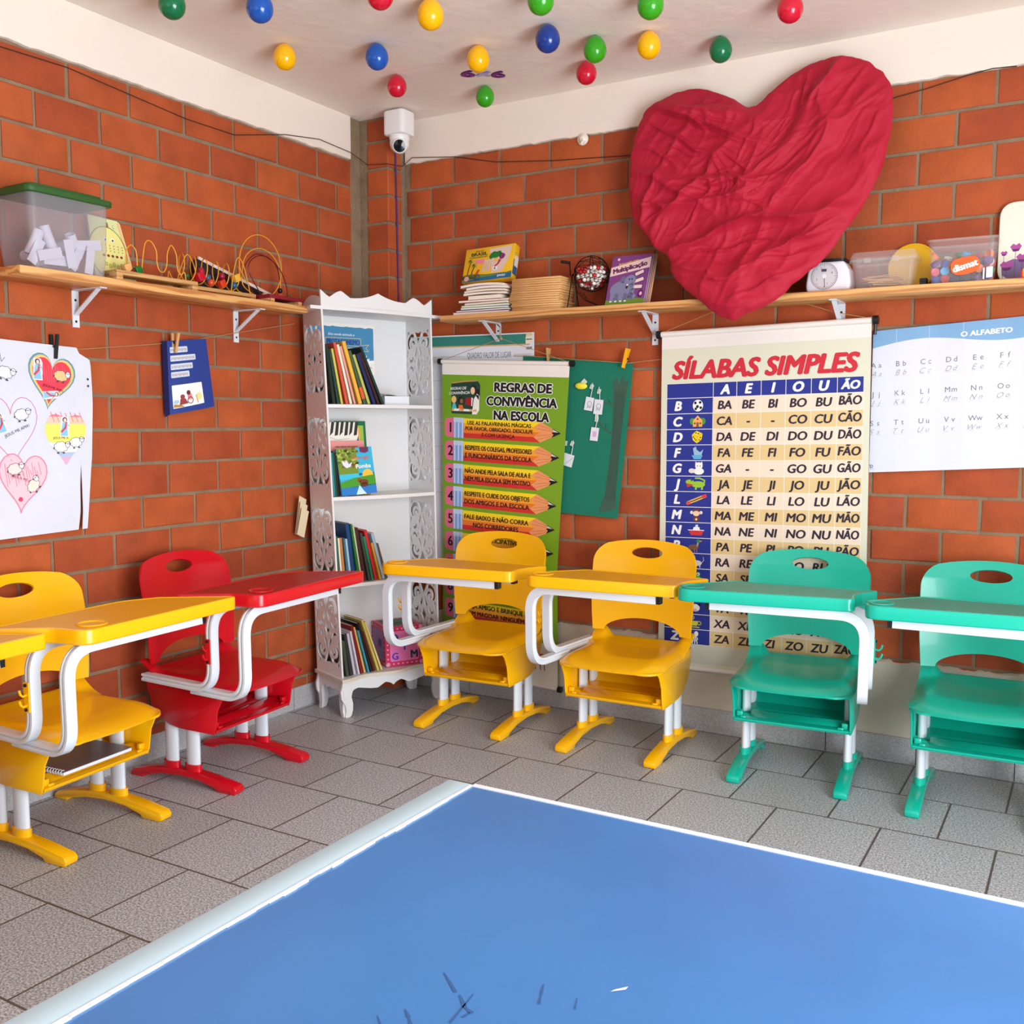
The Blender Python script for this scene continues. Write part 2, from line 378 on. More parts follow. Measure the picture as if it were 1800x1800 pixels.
# the sides behind the camera: a wide doorway to the right and a high window added behind for the fill
OFF = mat('offwhite_wall', (232, 228, 220), .85)
mb = MB(); mb.span((DE, -1.9, 0), (DE+.15, .15, CEIL), OFF); mb.span((DE, FR, 0), (DE+.15, -4.1, CEIL), OFF); mb.span((DE, -4.1, 2.2), (DE+.15, -1.9, CEIL), OFF)
struct('wall_right', mb)
mb = MB(); mb.span((-.15, FR-.15, 0), (DE+.15, FR, 1.05), OFF); mb.span((-.15, FR-.15, 2.35), (DE+.15, FR, CEIL), OFF)
mb.span((-.15, FR-.15, 1.05), (.55, FR, 2.35), OFF); mb.span((3.45, FR-.15, 1.05), (DE+.15, FR, 2.35), OFF)
struct('wall_front', mb)
mb = MB()
for a, c in (((.55, 1.05), (3.45, 1.1)), ((.55, 2.3), (3.45, 2.35)), ((.55, 1.05), (.6, 2.35)), ((3.4, 1.05), (3.45, 2.35)), ((1.98, 1.05), (2.02, 2.35))):
    mb.span((a[0], FR-.1, a[1]), (c[0], FR-.05, c[1]), WHITE)
struct('window_1', mb)
mb = MB()
for y0, y1, z0, z1 in ((-1.95, -1.9, 0, 2.2), (-4.1, -4.05, 0, 2.2), (-4.1, -1.9, 2.15, 2.2)): mb.span((DE+.02, y0, z0), (DE+.1, y1, z1), WHITE)
struct('door_1', mb)

# ---------------------------------------------------------------- table tennis table
tt = thing('ping_pong_table', 'blue table tennis table with a white edge filling the foreground', 'table', (3.04, -4.0, 0))
BLUE = mat('blue_board', (58, 116, 176), .24, spec=.7, var=.10, vscale=2.5)
mb = MB(); mb.span((-.72, -1.24, .735), (.78, 1.236, .76), BLUE); mb.build('table_board', tt)
mb = MB(); mb.span((-.764, -1.243, .722), (-.722, 1.243, .7615), mat('pale_edge', (176, 196, 204), .45))
me = mb.mesh('edge_strip'); link('edge_strip', bevel(me, .003), tt)
mb = MB()
for i in range(120):
    y = -1.24+i*2.476/120; x = -.722+.0035+.004*noise.noise((i*.5, 0, 0))+.003*noise.noise((i*1.9, 4, 0))
    mb.span((-.723, y, .7602), (max(x, -.721), y+.0209, .7622), WHITE)
mb.build('edge_paint_line', tt)
mb = MB(); mb.span((-.72, 1.236, .734), (.78, 1.246, .7612), WHITE); mb.build('far_edge_line', tt)
for pts, wd in (([(-.474, .806), (-.446, .784)], .004), ([(-.44, .782), (-.425, .768), (-.415, .764)], .005), ([(-.417, .764), (-.419, .754)], .003), ([(-.382, .838), (-.376, .822), (-.370, .807)], .003), ([(-.470, .738), (-.460, .730), (-.452, .722)], .004), ([(-.486, .718), (-.474, .708)], .0025), ([(-.344, .833), (-.338, .816)], .002), ([(-.43, .79), (-.424, .742)], .0025), ([(-.41, .745), (-.405, .722)], .003)):
    mb = MB()
    for p, q in zip(pts, pts[1:]):
        dx, dy = q[0]-p[0], q[1]-p[1]; l = math.hypot(dx, dy); nx, ny = -dy/l*wd/2, dx/l*wd/2
        mb.add([(p[0]+nx*.4, p[1]+ny*.4, .7604), (q[0]+nx, q[1]+ny, .7604), (q[0]-nx, q[1]-ny, .7604), (p[0]-nx*.4, p[1]-ny*.4, .7604)], [(0, 1, 2, 3)], mat('scuff', (44, 84, 136), .7))
    mb.build('scuff_mark', tt)
mb = MB(); mb.add([(-.322, .8575, .7606), (-.320, .863, .7606), (-.311, .874, .7606), (-.311, .868, .7606)], [(0, 1, 2, 3)], WHITE); mb.build('paint_fleck', tt)
for x in (-.6, .66):
    for y in (-1.1, 1.1):
        mb = MB(); mb.box((x, y, .367), (.05, .05, .734), STEEL); mb.build('leg', tt)
# ---------------------------------------------------------------- school chairs with desks
YEL = mat('yellow_plastic', (250, 184, 8), .24, coat=.1); YELT = mat('yellow_top', (240, 170, 12), .42)  # desktop tops toned darker and duller, reflection put into their colour
RED = mat('red_plastic', (206, 14, 32), .24, coat=.1); REDT = mat('red_top', (176, 20, 30), .4)
TEAL = mat('teal_plastic', (16, 178, 152), .24, coat=.1); TEALT = mat('teal_top', (56, 152, 132), .42)
def punch(bm, holes):
    """holes: list of (cx, cz, a, b, half) in the flat plane (x, z); delete inside faces, snap the rim"""
    for cx, cz, a, b, half in holes:
        ins = lambda p: ((p.x-cx)/a)**2+((p.z-cz)/b)**2 < 1 and (not half or p.z > cz-1e-4)
        dead = [f for f in bm.faces if ins(f.calc_center_median())]
        rim = {v for f in dead for v in f.verts}
        bmesh.ops.delete(bm, geom=dead, context='FACES')
        for v in rim:
            if not v.is_valid or not v.link_faces: continue
            dx, dz = (v.co.x-cx)/a, (v.co.z-cz)/b; l = math.hypot(dx, dz) or 1
            if half and v.co.z <= cz+1e-4: v.co.x = cx+a*(1 if dx > 0 else -1); continue
            v.co.x = cx+a*dx/l; v.co.z = cz+b*dz/l
    bmesh.ops.delete(bm, geom=[v for v in bm.verts if not v.link_faces], context='VERTS')
def make_back():
    bm = bmesh.new(); nu, nv = 76, 56; z0, z1, r = .428, .803, .085; g = []
    for j in range(nv+1):
        z = z0+(z1-z0)*j/nv; hw = .213+.011*math.sin(min(1, (z-z0)/.25)*math.pi/2)
        if z > z1-r: d = (z-(z1-r))/r; hw = hw-r+r*math.sqrt(max(0, 1-d*d))
        g.append([bm.verts.new(((2*i/nu-1)*hw, 0, z-.010*((2*i/nu-1)**2)*(j/nv))) for i in range(nu+1)])
    for j in range(nv):
        for i in range(nu): bm.faces.new((g[j][i], g[j][i+1], g[j+1][i+1], g[j+1][i]))
    punch(bm, [(0, .752, .068, .0215, False), (0, .428, .166, .056, True)])
    for v in bm.verts:
        x, z = v.co.x/.22, (v.co.z-.43)/.37
        v.co.y = .148+.05*z-.012*math.sin(z*3.1)-.034*x*x+ (.012*max(0, z-.85)/.15 if z > .85 else 0)
    return solid(bm, 'backrest', .009)
def solid(bm, name, th):
    bmesh.ops.recalc_face_normals(bm, faces=bm.faces)
    me = bpy.data.meshes.new(name); bm.to_mesh(me); bm.free(); me.materials.append(YEL)
    ob = bpy.data.objects.new('s', me); m = ob.modifiers.new('s', 'SOLIDIFY'); m.thickness = th; m.offset = 0; m.use_even_offset = True
    COL.objects.link(ob); dg = bpy.context.evaluated_depsgraph_get(); me2 = bpy.data.meshes.new_from_object(ob.evaluated_get(dg))
    bpy.data.objects.remove(ob); me2.name = name; me2.shade_smooth(); me2.set_sharp_from_angle(angle=R(48)); return me2
def make_seat():
    bm = bmesh.new(); nu, nv = 40, 40; g = []
    ss = lambda a: max(0, min(1, a))**2*(3-2*max(0, min(1, a)))
    for j in range(nv+1):
        wv = j/nv; row = []
        for i in range(nu+1):
            u = 2*i/nu-1; f = -.172+.425*wv; hw = .214
            if f > .253-.075: d = (f-(.253-.075))/.075; hw = .214-.075+.075*math.sqrt(max(0, 1-d*d*.90))
            f += .012*(1-u*u)*ss((wv-.6)/.4)
            z = .390-.011*math.cos(u*math.pi/2)*ss(wv/.3)*ss((1-wv)/.25)
            z += .040*ss((.20-wv)/.20)*ss((abs(u)-.66)/.2)+.004*ss((.1-wv)/.1)
            es, ef = max(0, (abs(u)-.70)/.30)*ss((wv-.04)/.3), max(0, (wv-.70)/.30)
            z -= .036*min(1, math.hypot(es*.9, ef))**1.9
            row.append(bm.verts.new((u*hw, -f, z)))
        g.append(row)
    for j in range(nv):
        for i in range(nu): bm.faces.new((g[j][i], g[j][i+1], g[j+1][i+1], g[j+1][i]))
    return solid(bm, 'seat', .008)
def make_basket():
    mb = MB(); pr_ = [(.160, .205), (.166, .214), (.150, .216), (.09, .214), (0, .216), (-.05, .225), (-.098, .258), (-.126, .315), (-.140, .380)]
    th = .006; inn = [(f, z+th if f > -.02 else z+th*.6) for f, z in pr_]; inn = [(f+(.004 if f < -.02 else 0), z) for f, z in inn]
    for a, b, c, d in zip(pr_, pr_[1:], inn, inn[1:]):
        mb.add([(-.2, -a[0], a[1]), (.2, -a[0], a[1]), (.2, -b[0], b[1]), (-.2, -b[0], b[1]), (-.2, -c[0], c[1]), (.2, -c[0], c[1]), (.2, -d[0], d[1]), (-.2, -d[0], d[1])],
               [(0, 1, 2, 3), (4, 7, 6, 5), (0, 4, 5, 1), (2, 6, 7, 3)], YEL)
    side = [(.160, .203), (.168, .225), (.178, .29), (.202, .335), (.222, .352), (.19, .356), (.05, .364), (-.12, .372), (-.160, .385), (-.148, .33), (-.12, .27), (-.085, .235), (-.045, .214), (0, .206)]
    for x in (-.2, .2):
        s_ = 1 if x > 0 else -1
        mb.prism([(-f, z) for f, z in side], 0, .006, YEL, Matrix(((0, 0, s_, x), (1, 0, 0, 0), (0, 1, 0, 0), (0, 0, 0, 1))))
        mb.box((x-s_*.016, -.148, .232), (.022, .016, .020), YEL); mb.box((x-s_*.03, -.158, .222), (.02, .008, .010), YEL)
    # raised ramp along the front of the tray, notched at one end for the leg
    mb.prism([(-.164, .209), (-.104, .2355), (-.088, .2355), (-.084, .214)], -.150, .194, YEL, Matrix(((0, 0, 1, 0), (1, 0, 0, 0), (0, 1, 0, 0), (0, 0, 0, 1))))
    return bevel(mb.mesh('book_basket', 0), .0015, 1, 60)
def make_foot():
    pts = [(.243, 0), (.252, .006), (.254, .02), (.243, .031), (.15, .046), (.06, .055), (-.06, .055), (-.15, .044), (-.228, .027), (-.243, .016), (-.243, 0), (-.185, 0), (-.18, .010), (-.09, .028), (0, .034), (.09, .028), (.158, .010), (.163, 0)]
    mb = MB(); mb.prism([(-f, z) for f, z in pts], -.023, .023, YEL, Matrix(((0, 0, 1, 0), (1, 0, 0, 0), (0, 1, 0, 0), (0, 0, 0, 1))))
    me = bevel(mb.mesh('foot', 0), .004, 2, 45)
    mb = MB(); o = [tuple(v.co) for v in me.vertices]; mb.add(o, [tuple(p.vertices) for p in me.polygons], YEL)
    for y in (-.042, .058):
        e = [(.0205*math.cos(t), y+.036*math.sin(t)) for t in [2*math.pi*k/20 for k in range(20)]]; mb.prism(e, .045, .078, YEL)
    return mb.mesh('foot', 40, merge=False)
def make_leg():
    e = [(.0155*math.cos(t), .030*math.sin(t)) for t in [2*math.pi*k/20 for k in range(20)]]
    return MB().prism(e, .06, .352, STEEL).mesh('leg_tube')
PROF = [(-.013, -.016), (-.006, -.017), (0, -.010), (.006, -.017), (.013, -.016), (.013, .016), (.006, .017), (0, .010), (-.006, .017), (-.013, .016)]
def arc3(p0, p1, p2, r, n=8): return roundpoly3([p0, p1, p2], r, n)
def roundpoly3(pts, r, n=9):
    P = [Vector(p) for p in pts]; out = [tuple(P[0])]
    for a, p, b in zip(P, P[1:], P[2:]):
        d1, d2 = (a-p), (b-p); t = min(r, d1.length*.49, d2.length*.49); q0 = p+d1.normalized()*t; q1 = p+d2.normalized()*t
        out += [tuple(q0*(1-k/n)**2+p*2*(k/n)*(1-k/n)+q1*(k/n)**2) for k in range(n+1)]
    return out+[tuple(P[-1])]
def make_frame(front, sx, x_end):
    f, zb, fe = (.355, .368, .10) if front else (.215, .384, -.14)
    xb = -.232 if front else -.222
    pts = [(xb, -fe, zb-.002), (-.258, -(f-.03), zb), (-.262, -f, zb+.012), (-.258, -f, .658), (x_end, -f, .662)]
    q = roundpoly3([(xb, -fe, zb), (-.258, -f, zb), (-.262, -f, .662), (x_end, -f, .662)], .085, 12)
    mb = MB(); mb.tube([(p[0]*sx, p[1], p[2]) for p in q], 0, STEEL, prof=PROF, up=(0, 0, 1))
    return mb.mesh('desk_frame_tube', 50)
DA = roundpoly([(-.262, .428), (-.242, .30), (-.115, .166), (.392, .166), (.338, .245), (.322, .31), (.332, .386)], [.06, .08, .03, .020, .05, .05, .028], 8)
DB = roundpoly([(-.248, .418), (-.258, .30), (-.362, .132), (.14, .132), (.245, .19), (.376, .410)], [.05, .09, .022, .12, .04, .020], 8)
def make_top(kind):
    pts = [(x, -f) for x, f in (DA if kind == 'A' else DB)]; N = len(pts)
    if sum(pts[i-1][0]*pts[i][1]-pts[i][0]*pts[i-1][1] for i in range(N)) < 0: pts.reverse()
    def off(d):
        o = []
        for i in range(N):
            a, p, b = Vector(pts[i-1]), Vector(pts[i]), Vector(pts[(i+1) % N]); e1, e2 = (p-a).normalized(), (b-p).normalized()
            n1, n2 = Vector((-e1.y, e1.x)), Vector((-e2.y, e2.x)); m = (n1+n2).normalized(); o.append(tuple(p+m*(d/max(.35, m.dot(n1)))))
        return o
    mb = MB(); rings = [(0.003, .679), (0, .683), (0, .717), (.0015, .7208), (.005, .7222), (.0095, .7222), (.0125, .7203)]
    v = [(x, y, z) for d, z in rings for x, y in off(d)]
    mb.add(v, [(k*N+i, k*N+(i+1) % N, (k+1)*N+(i+1) % N, (k+1)*N+i) for k in range(len(rings)-1) for i in range(N)]+[tuple(range(N))[::-1]], YEL)
    top = v[-N:]; mb.add(top, [tuple(t) for t in tessellate_polygon([[Vector(p) for p in top]])], YELT)
    return mb.mesh('desktop', 30)
def make_cup(): return MB().lathe([(.036, .712), (.041, .716), (.043, .722), (.042, .7245), (.038, .7245), (.035, .7215), (.033, .7195), (0, .7185)], YEL, 28).mesh('cup_holder')
def make_hook(sx):
    mb = MB(); mb.box((-.278*sx, -.212, .52), (.007, .02, .085), YEL)
    for z in (.535, .505): mb.tube([(-.281*sx, -.212, z-.008), (-.292*sx, -.212, z-.010), (-.300*sx, -.212, z-.002), (-.303*sx, -.212, z+.010)], .0035, YEL)
    for z in (.555, .485): mb.lathe([(.005, 0), (.005, .004), (0, .005)], BLACK, 8, Matrix.Translation((-.2815*sx, -.212, z)) @ Matrix.Rotation(-math.pi/2*sx, 4, 'Y'))
    return mb.mesh('coat_hook')
def make_cap(f, x, sx): return MB().box((x*sx+.006*sx, -f, .662), (.014, .031, .029), BLACK).mesh('end_cap')
CH = dict(back=make_back(), seat=make_seat(), basket=make_basket(), foot=make_foot(), leg=make_leg(), A=make_top('A'), B=make_top('B'), cup=make_cup())
for sx in (1, -1):
    CH['ff', sx] = make_frame(True, sx, .25); CH['fr', sx] = make_frame(False, sx, .25); CH['hook', sx] = make_hook(sx)
    CH['cf', sx] = make_cap(.355, .25, sx); CH['cr', sx] = make_cap(.215, .25, sx)
def paint(o, *ms):
    for k, m in enumerate(ms): o.material_slots[k].link = 'OBJECT'; o.material_slots[k].material = m
    return o
def school_chair(label, x, y, yaw, c1, c2, kind='A', sx=1, dx=0):
    t = thing('school_desk_chair', label, 'chair', (x, y, 0), R(yaw), 'school chairs with attached desks')
    paint(link('seat', CH['seat'], t), c1); paint(link('backrest', CH['back'], t), c1); paint(link('book_basket', CH['basket'], t), c1)
    for s_ in (-1, 1):
        paint(link('foot', CH['foot'], t, (s_*.185, 0, 0)), c1)
        for yy in (-.042, .058): link('leg_tube', CH['leg'], t, (s_*.183, yy, 0))
    fo = link('desk_frame_tube', CH['ff', sx], t); link('end_cap', CH['cf', sx], fo)
    fo = link('desk_frame_tube', CH['fr', sx], t); link('end_cap', CH['cr', sx], fo); paint(link('coat_hook', CH['hook', sx], fo), c1)
    top = paint(link('desktop', CH[kind], t, (dx, 0, 0)), c1, c2)
    cx, cy = (-.212, -.352) if kind == 'A' else (-.165, -.348)
    paint(link('cup_holder', CH['cup'], top, (cx, cy, 0)), c1)
    return t
school_chair('yellow desk chair beside the white bookcase, in front of the green rules banner', .82, -.337, 3.2, YEL, YELT)
school_chair('yellow desk chair between the two tall banners, next to a teal chair', 1.495, -.32, 1.6, YEL, YELT)
school_chair('teal green desk chair standing in front of the syllables banner', 2.165, -.29, 5, TEAL, TEALT, 'A', -1, -.10)
school_chair('teal green desk chair at the right edge of the photo, below the alphabet poster', 2.785, -.31, 2, TEAL, TEALT, 'A', -1, -.075)
school_chair('red desk chair against the left brick wall beside the bookcase', .292, -1.36, 94.5, RED, REDT, 'B')
Y2 = school_chair('yellow desk chair by the left brick wall with a spiral notebook in its basket', .286, -2.016, 94.5, YEL, YELT, 'B')
school_chair('yellow desk chair cut off at the left edge, only its desk corner showing', .277, -2.695, 94.5, YEL, YELT, 'B')
nb = thing('spiral_notebook', 'grey covered spiral notebook lying in the yellow chair basket', 'notebook', (.326, -2.013, .2372), R(4.5))
MB().span((-.082, -.130, 0), (.125, .130, .010), PAPER).build('pages', nb)
mb = MB(); mb.span((-.084, -.132, .010), (.127, .132, .0115), mat('grey_cover', (104, 98, 110), .35)); mb.build('cover', nb)
mb = MB()
for k in range(18):
    x = -.078+k*.0115; mb.tube([(x, -.127+.007*math.cos(a), .008+.007*math.sin(a)) for a in [2*math.pi*i/10 for i in range(10)]], .0012, STEEL, 5, closed=True)
mb.build('spiral_binding', nb)
# ---------------------------------------------------------------- wall shelves
PINE = wood_mat('pine_y', (222, 168, 104), (190, 122, 62), 'y'); PINEX = wood_mat('pine_x', (222, 168, 104), (190, 122, 62), 'x')
LT, RT = 1.774, 1.768
mb = MB(); mb.span((.002, -2.03, LT-.027), (.2, -.735, LT), PINE)
tag(link('wall_shelf', bevel(mb.mesh('wall_shelf'), .002)), 'long pine shelf board on the left brick wall carrying bead mazes and a storage bin', 'shelf')
mb = MB(); mb.span((.50, -.2, RT-.026), (3.3, -.002, RT), PINEX)
tag(link('wall_shelf', bevel(mb.mesh('wall_shelf'), .002)), 'long pine shelf board on the back wall behind the red heart', 'shelf')
def bracket(label, M):
    t = thing('shelf_bracket', label, 'bracket', group='white steel shelf brackets', M=M)     # local: x out of the wall, y along it, z=0 under the board
    mb = MB(); mb.span((0, -.0135, -.128), (.004, .0135, 0), STEEL); mb.span((0, -.0135, -.004), (.155, .0135, 0), STEEL); mb.build('angle_plate', t)
    mb = MB(); mb.tube([(.004, 0, -.085), (.13, 0, -.003)], 0, STEEL, prof=[(-.002, -.009), (.002, -.009), (.002, .009), (-.002, .009)], up=(1, 0, 1)); mb.build('brace', t)
    for z in (-.035, -.108):
        MB().lathe([(.0045, 0), (.0045, .001), (.002, .003), (0, .003)], mat('dark_screw', (60, 52, 48), .4, 1), 8, Matrix.Translation((.004, 0, z)) @ Matrix.Rotation(math.pi/2, 4, 'Y')).build('screw', t)
bracket('white shelf bracket on the left wall under the storage bin', Matrix.Translation((0, -1.697, LT-.027)))
bracket('white shelf bracket on the left wall nearer the bookcase', Matrix.Translation((0, -.95, LT-.027)))
for x, l in ((.69, 'white shelf bracket on the back wall above the green rules banner'), (1.4585, 'white shelf bracket on the back wall left of the heart tip'), (2.2155, 'white shelf bracket on the back wall under the kitchen scale')):
    bracket(l, Matrix.Translation((x, 0, RT-.026)) @ Matrix.Rotation(-math.pi/2, 4, 'Z'))

# ---------------------------------------------------------------- white fretwork bookcase in the corner
BW, BD = .52, .225
AX, AY = Vector((.331, .944, 0)).normalized(), Vector((-.944, .331, 0)).normalized()
def bk(x, y, z):
    """bookcase coordinates (x to the right, y into its depth, z up); the whole case is racked to the left"""
    u, v = x/BW, max(0, min(1, y/BD)); ln = ((.082*(1-u)+.036*u)*(1-v)+(.044*(1-u)+.020*u)*v)*z/1.75
    return tuple(Vector((.285, -.642, 0))+AX*(x-ln)+AY*y+Vector((0, 0, z)))
class BKB(MB):
    def add(s, vs, fs, m, M=None):
        return super().add([bk(*((M @ Vector(p)) if M else p)) for p in vs], fs, m)
BCW = mat('white_mdf', (224, 222, 222), .38); BCE = mat('mdf_cut_edge', (214, 200, 182), .7)
bc = thing('bookcase', 'tall white bookcase with fretwork sides and curved legs in the corner', 'bookcase', (.285, -.642, 0))
def part(mb, name, ang=30, parent=None, merge=True):
    me = mb.mesh(name, ang, merge)
    for v in me.vertices: v.co -= Vector((.285, -.642, 0))
    return link(name, me, parent or bc)
ZS = [1.762, 1.368, .972, .592, .180]
# back panel
mb = BKB(); mb.grid(lambda u, v: (u*BW, BD, .165+v*1.60), 2, 8, BCW); mb.grid(lambda u, v: (u*BW, BD-.006, .165+v*1.60), 2, 8, BCW)
mb.grid(lambda u, v: (u*BW, BD-.006*v, .165+1.6), 2, 1, BCW); part(mb, 'back_panel')
def bow(x): return .022*math.sin(math.pi*x/BW)          # shelves swell at the front
for k, z in enumerate(ZS[1:4]):
    mb = BKB(); n = 12; pts = [(.008+(BW-.016)*i/n, -bow(BW*i/n)) for i in range(n+1)]+[(BW-.008, BD-.006), (.008, BD-.006)]
    mb.prism(pts, z-.015, z, BCW, m2=BCW); part(mb, 'shelf')
mb = BKB(); n = 16; pts = [(-.045+(BW+.09)*i/n, -.012-.010*math.cos(math.pi*2*(i/n-.5))) for i in range(n+1)]+[(BW+.035, BD+.0), (-.035, BD)]
mb.prism(pts, ZS[0], ZS[0]+.014, BCW); part(mb, 'top_board')
mb = BKB(); n = 24; pts = [(-.02+(BW+.04)*i/n, -.022-.016*math.cos(2*math.pi*2*(i/n-.5))) for i in range(n+1)]+[(BW+.012, BD), (-.012, BD)]
mb.prism(pts, ZS[4]-.015, ZS[4], BCW, m2=BCE); part(mb, 'bottom_board')
# scalloped crest: front and side pieces
def crest_line(L, n=40):
    o = []
    for i in range(n+1):
        t = i/n; a = abs(t-.5)*2
        if a > .86: z = .040+.030*(a-.86)/.14
        elif a > .5: z = .040+.030*math.sin(math.pi*.5*min(1, (.86-a)/.22))**1.3-(.026*max(0, (.64-a)/.14))
        else: z = .044+.030*(1-a/.5)**2.2
        o.append((t*L, z))
    return o
FACE = lambda y0: Matrix(((1, 0, 0, 0), (0, 0, 1, y0), (0, 1, 0, ZS[0]+.012), (0, 0, 0, 1)))
mb = BKB(); mb.prism([(0, 0)]+crest_line(BW)+[(BW, 0)], 0, .012, BCW, FACE(-.004)); part(mb, 'crest')
for x in (0, BW-.012):
    mb = BKB(); mb.prism([(0, 0)]+[(BD*i/24, .020+.036*math.sin(math.pi*i/24)**.7) for i in range(25)]+[(BD, 0)], 0, .012, BCW, Matrix(((0, 0, 1, x), (1, 0, 0, 0), (0, 1, 0, ZS[0]+.012), (0, 0, 0, 1)))); part(mb, 'side_crest')
# fretwork side panels: scrolls sawn out between the shelves
def blob(cx, cy, pts):
    return roundpoly([(cx+x, cy+y) for x, y in pts], .006, 4)
def crescent(cx, cy, r1, r2, off, a0, a1, n=14):
    A = [R(a0+(a1-a0)*i/n) for i in range(n+1)]
    o = [(cx+r1*math.cos(a), cy+r1*math.sin(a)) for a in A]
    o += [(cx+off[0]+r2*math.cos(a), cy+off[1]+r2*math.sin(a)) for a in reversed(A)]
    return o
def fret_cell(z0, z1):
    cy, cx = (z0+z1)/2, BD/2; k = (z1-z0)/.36; out = []
    def put(pts):
        out.append([(cx+x, cy+y*k) for x, y in pts])
    put([(-.021, 0), (0, -.036), (.021, 0), (0, .036)])
    for sy in (1, -1):
        put([(-.034, sy*.160), (-.020, sy*.134), (0, sy*.100), (.020, sy*.134), (.034, sy*.160), (0, sy*.153)])
        for sx in (1, -1):
            f = lambda P: put([(sx*x, sy*y) for x, y in P])
            f([(.072, .160), (.096, .166), (.092, .140)])
            f(crescent(.056, .108, .044, .031, (-.010, -.006), -48, 118, 20))                              # big outer scroll
            f(crescent(.046, .098, .021, .0085, (.004, .002), -70, 185, 16))                                # curl inside it
            f([(.011, .092), (.020, .074), (.034, .052), (.024, .034), (.012, .050), (.006, .074)])         # inner drop
            f([(.098, .078), (.102, .044), (.094, .030), (.090, .052), (.084, .064)])                       # outer thorn
            f(crescent(.064, .030, .022, .0115, (.005, .003), 165, 365, 16))                                # hook by the waist
            f([(.026, .008), (.031, .022), (.039, .026), (.036, .010)])
            f([(.098, .016), (.104, .004), (.098, -.0005), (.093, .004)])
    return out
for nm, x0 in (('left', 0), ('right', BW-.008)):
    mb = BKB(); M = Matrix(((0, 0, 1, x0+.004), (1, 0, 0, 0), (0, 1, 0, 0), (0, 0, 0, 1)))
    for zt, zb in zip(ZS, ZS[1:]):
        lo, hi = zb-(.0), zt-(.0)
        shape2d(mb, [[(0, lo), (BD, lo), (BD, hi), (0, hi)]]+fret_cell(lo+.028, hi-.034), .008, BCW, M)
    part(mb, 'fretwork_side', 20)
    mb = BKB(); mb.grid(lambda u, v: (x0+u*.008, -.0008, ZS[4]+v*(ZS[0]-ZS[4])), 1, 8, BCW); part(mb, 'front_edge')
# legs with scalloped aprons
def apron(L):
    """outline from the floor: curved leg, apron with a centre drop, curved leg"""
    half = [(.0, .165), (-.004, .14), (-.012, .118), (-.010, .085), (.008, .055), (.012, .03), (.004, .006), (.006, 0), (.034, 0), (.044, .030), (.046, .06), (.040, .09), (.048, .118), (.075, .126), (L*.27, .112), (L*.34, .108), (L*.42, .128), (L*.47, .120), (L*.5, .108)]
    if L < .3: half = [(.0, .165), (-.002, .14), (-.007, .118), (-.006, .085), (.006, .055), (.010, .03), (.003, .006), (.005, 0), (.026, 0), (.034, .03), (.036, .06), (.034, .09), (.042, .115), (.066, .122), (.088, .112), (L*.5, .122)]
    p = roundpoly(half, [0]+[.02]*(len(half)-2)+[0], 4)
    return p+[(L-x, z) for x, z in reversed(p)]
for nm, M, L in (('front', Matrix(((1, 0, 0, 0), (0, 0, 1, -.004), (0, 1, 0, 0), (0, 0, 0, 1))), BW), ('rear', Matrix(((1, 0, 0, 0), (0, 0, 1, BD-.012), (0, 1, 0, 0), (0, 0, 0, 1))), BW)):
    mb = BKB(); shape2d(mb, [apron(L)], .012, BCW, M @ Matrix.Translation((0, 0, .006))); part(mb, 'leg_apron', 20)
for x in (.0, BW-.012):
    mb = BKB(); shape2d(mb, [apron(BD)], .012, BCW, Matrix(((0, 0, 1, x+.006), (1, 0, 0, 0), (0, 1, 0, 0), (0, 0, 0, 1)))); part(mb, 'side_leg_apron', 20)
# poster sheet inside the top compartment
def bfn(s, t): return bk(.012+s, BD-.0085, 1.733-t)
sh = Sheet(bfn, -AY); sh.base(.33, .225, mat('paper_warm', (238, 230, 224), .8), .0008, .1)
SKY = ink(64, 134, 178); pts = []
for i in range(25): pts.append((.004+.322*i/24, .014+.006*noise.noise((i*.6, 2, 0))))
for i in range(25): pts.append((.326-.322*i/24, .165+.012*abs(math.sin(i*.9))*(1 if i > 6 else .4)))
sh.poly(pts, SKY, 1)
WI = ink(240, 240, 240); PY = ink(232, 206, 120)
sh.text('Esta escola estimula o', .165, .048, .010, WI, shear=.3, bold=.012)
sh.poly(roundpoly([(.085, .064), (.262, .062), (.262, .098), (.085, .100)], .006), PY, 2); sh.poly(roundpoly([(.087, .066), (.260, .064), (.260, .096), (.087, .098)], .005), SKY, 3)
sh.text('PROTAGONISMO', .174, .081, .022, ink(28, 62, 140), L=4, bold=.03, w=.16)
for s_ in (1, -1): sh.line([(.174+s_*.09, .094), (.174+s_*.128, .088), (.174+s_*.112, .104), (.174+s_*.126, .120), (.174+s_*.075, .118)], .0018, PY, 2)
sh.text('DOS ALUNOS E FORMA', .172, .112, .013, WI, bold=.03, w=.13); sh.text('escritores mirins!', .185, .146, .019, PY, shear=.25, bold=.02, w=.21)
sh.poly([(.245, .168), (.305, .150), (.30, .160), (.328, .158), (.328, .172), (.295, .176)], WI, 2)
sh.text('Eduardo', .298, .192, .007, ink(60, 70, 90), shear=.3); sh.text('Autor', .294, .203, .006, ink(60, 70, 90), shear=.3)
sh.poly([(.250, .100), (.262, .092), (.258, .104), (.268, .108), (.254, .112)], ink(190, 40, 60), 3)
for i in range(5): sh.oval(.150+.006*i, .200+(.002 if i % 2 else 0), .004, .003, ink(220, 60, 90), 2, 8)
tag(sh.build('motivational_sheet'), 'blue and white printed sheet pinned inside the top of the bookcase', 'poster')
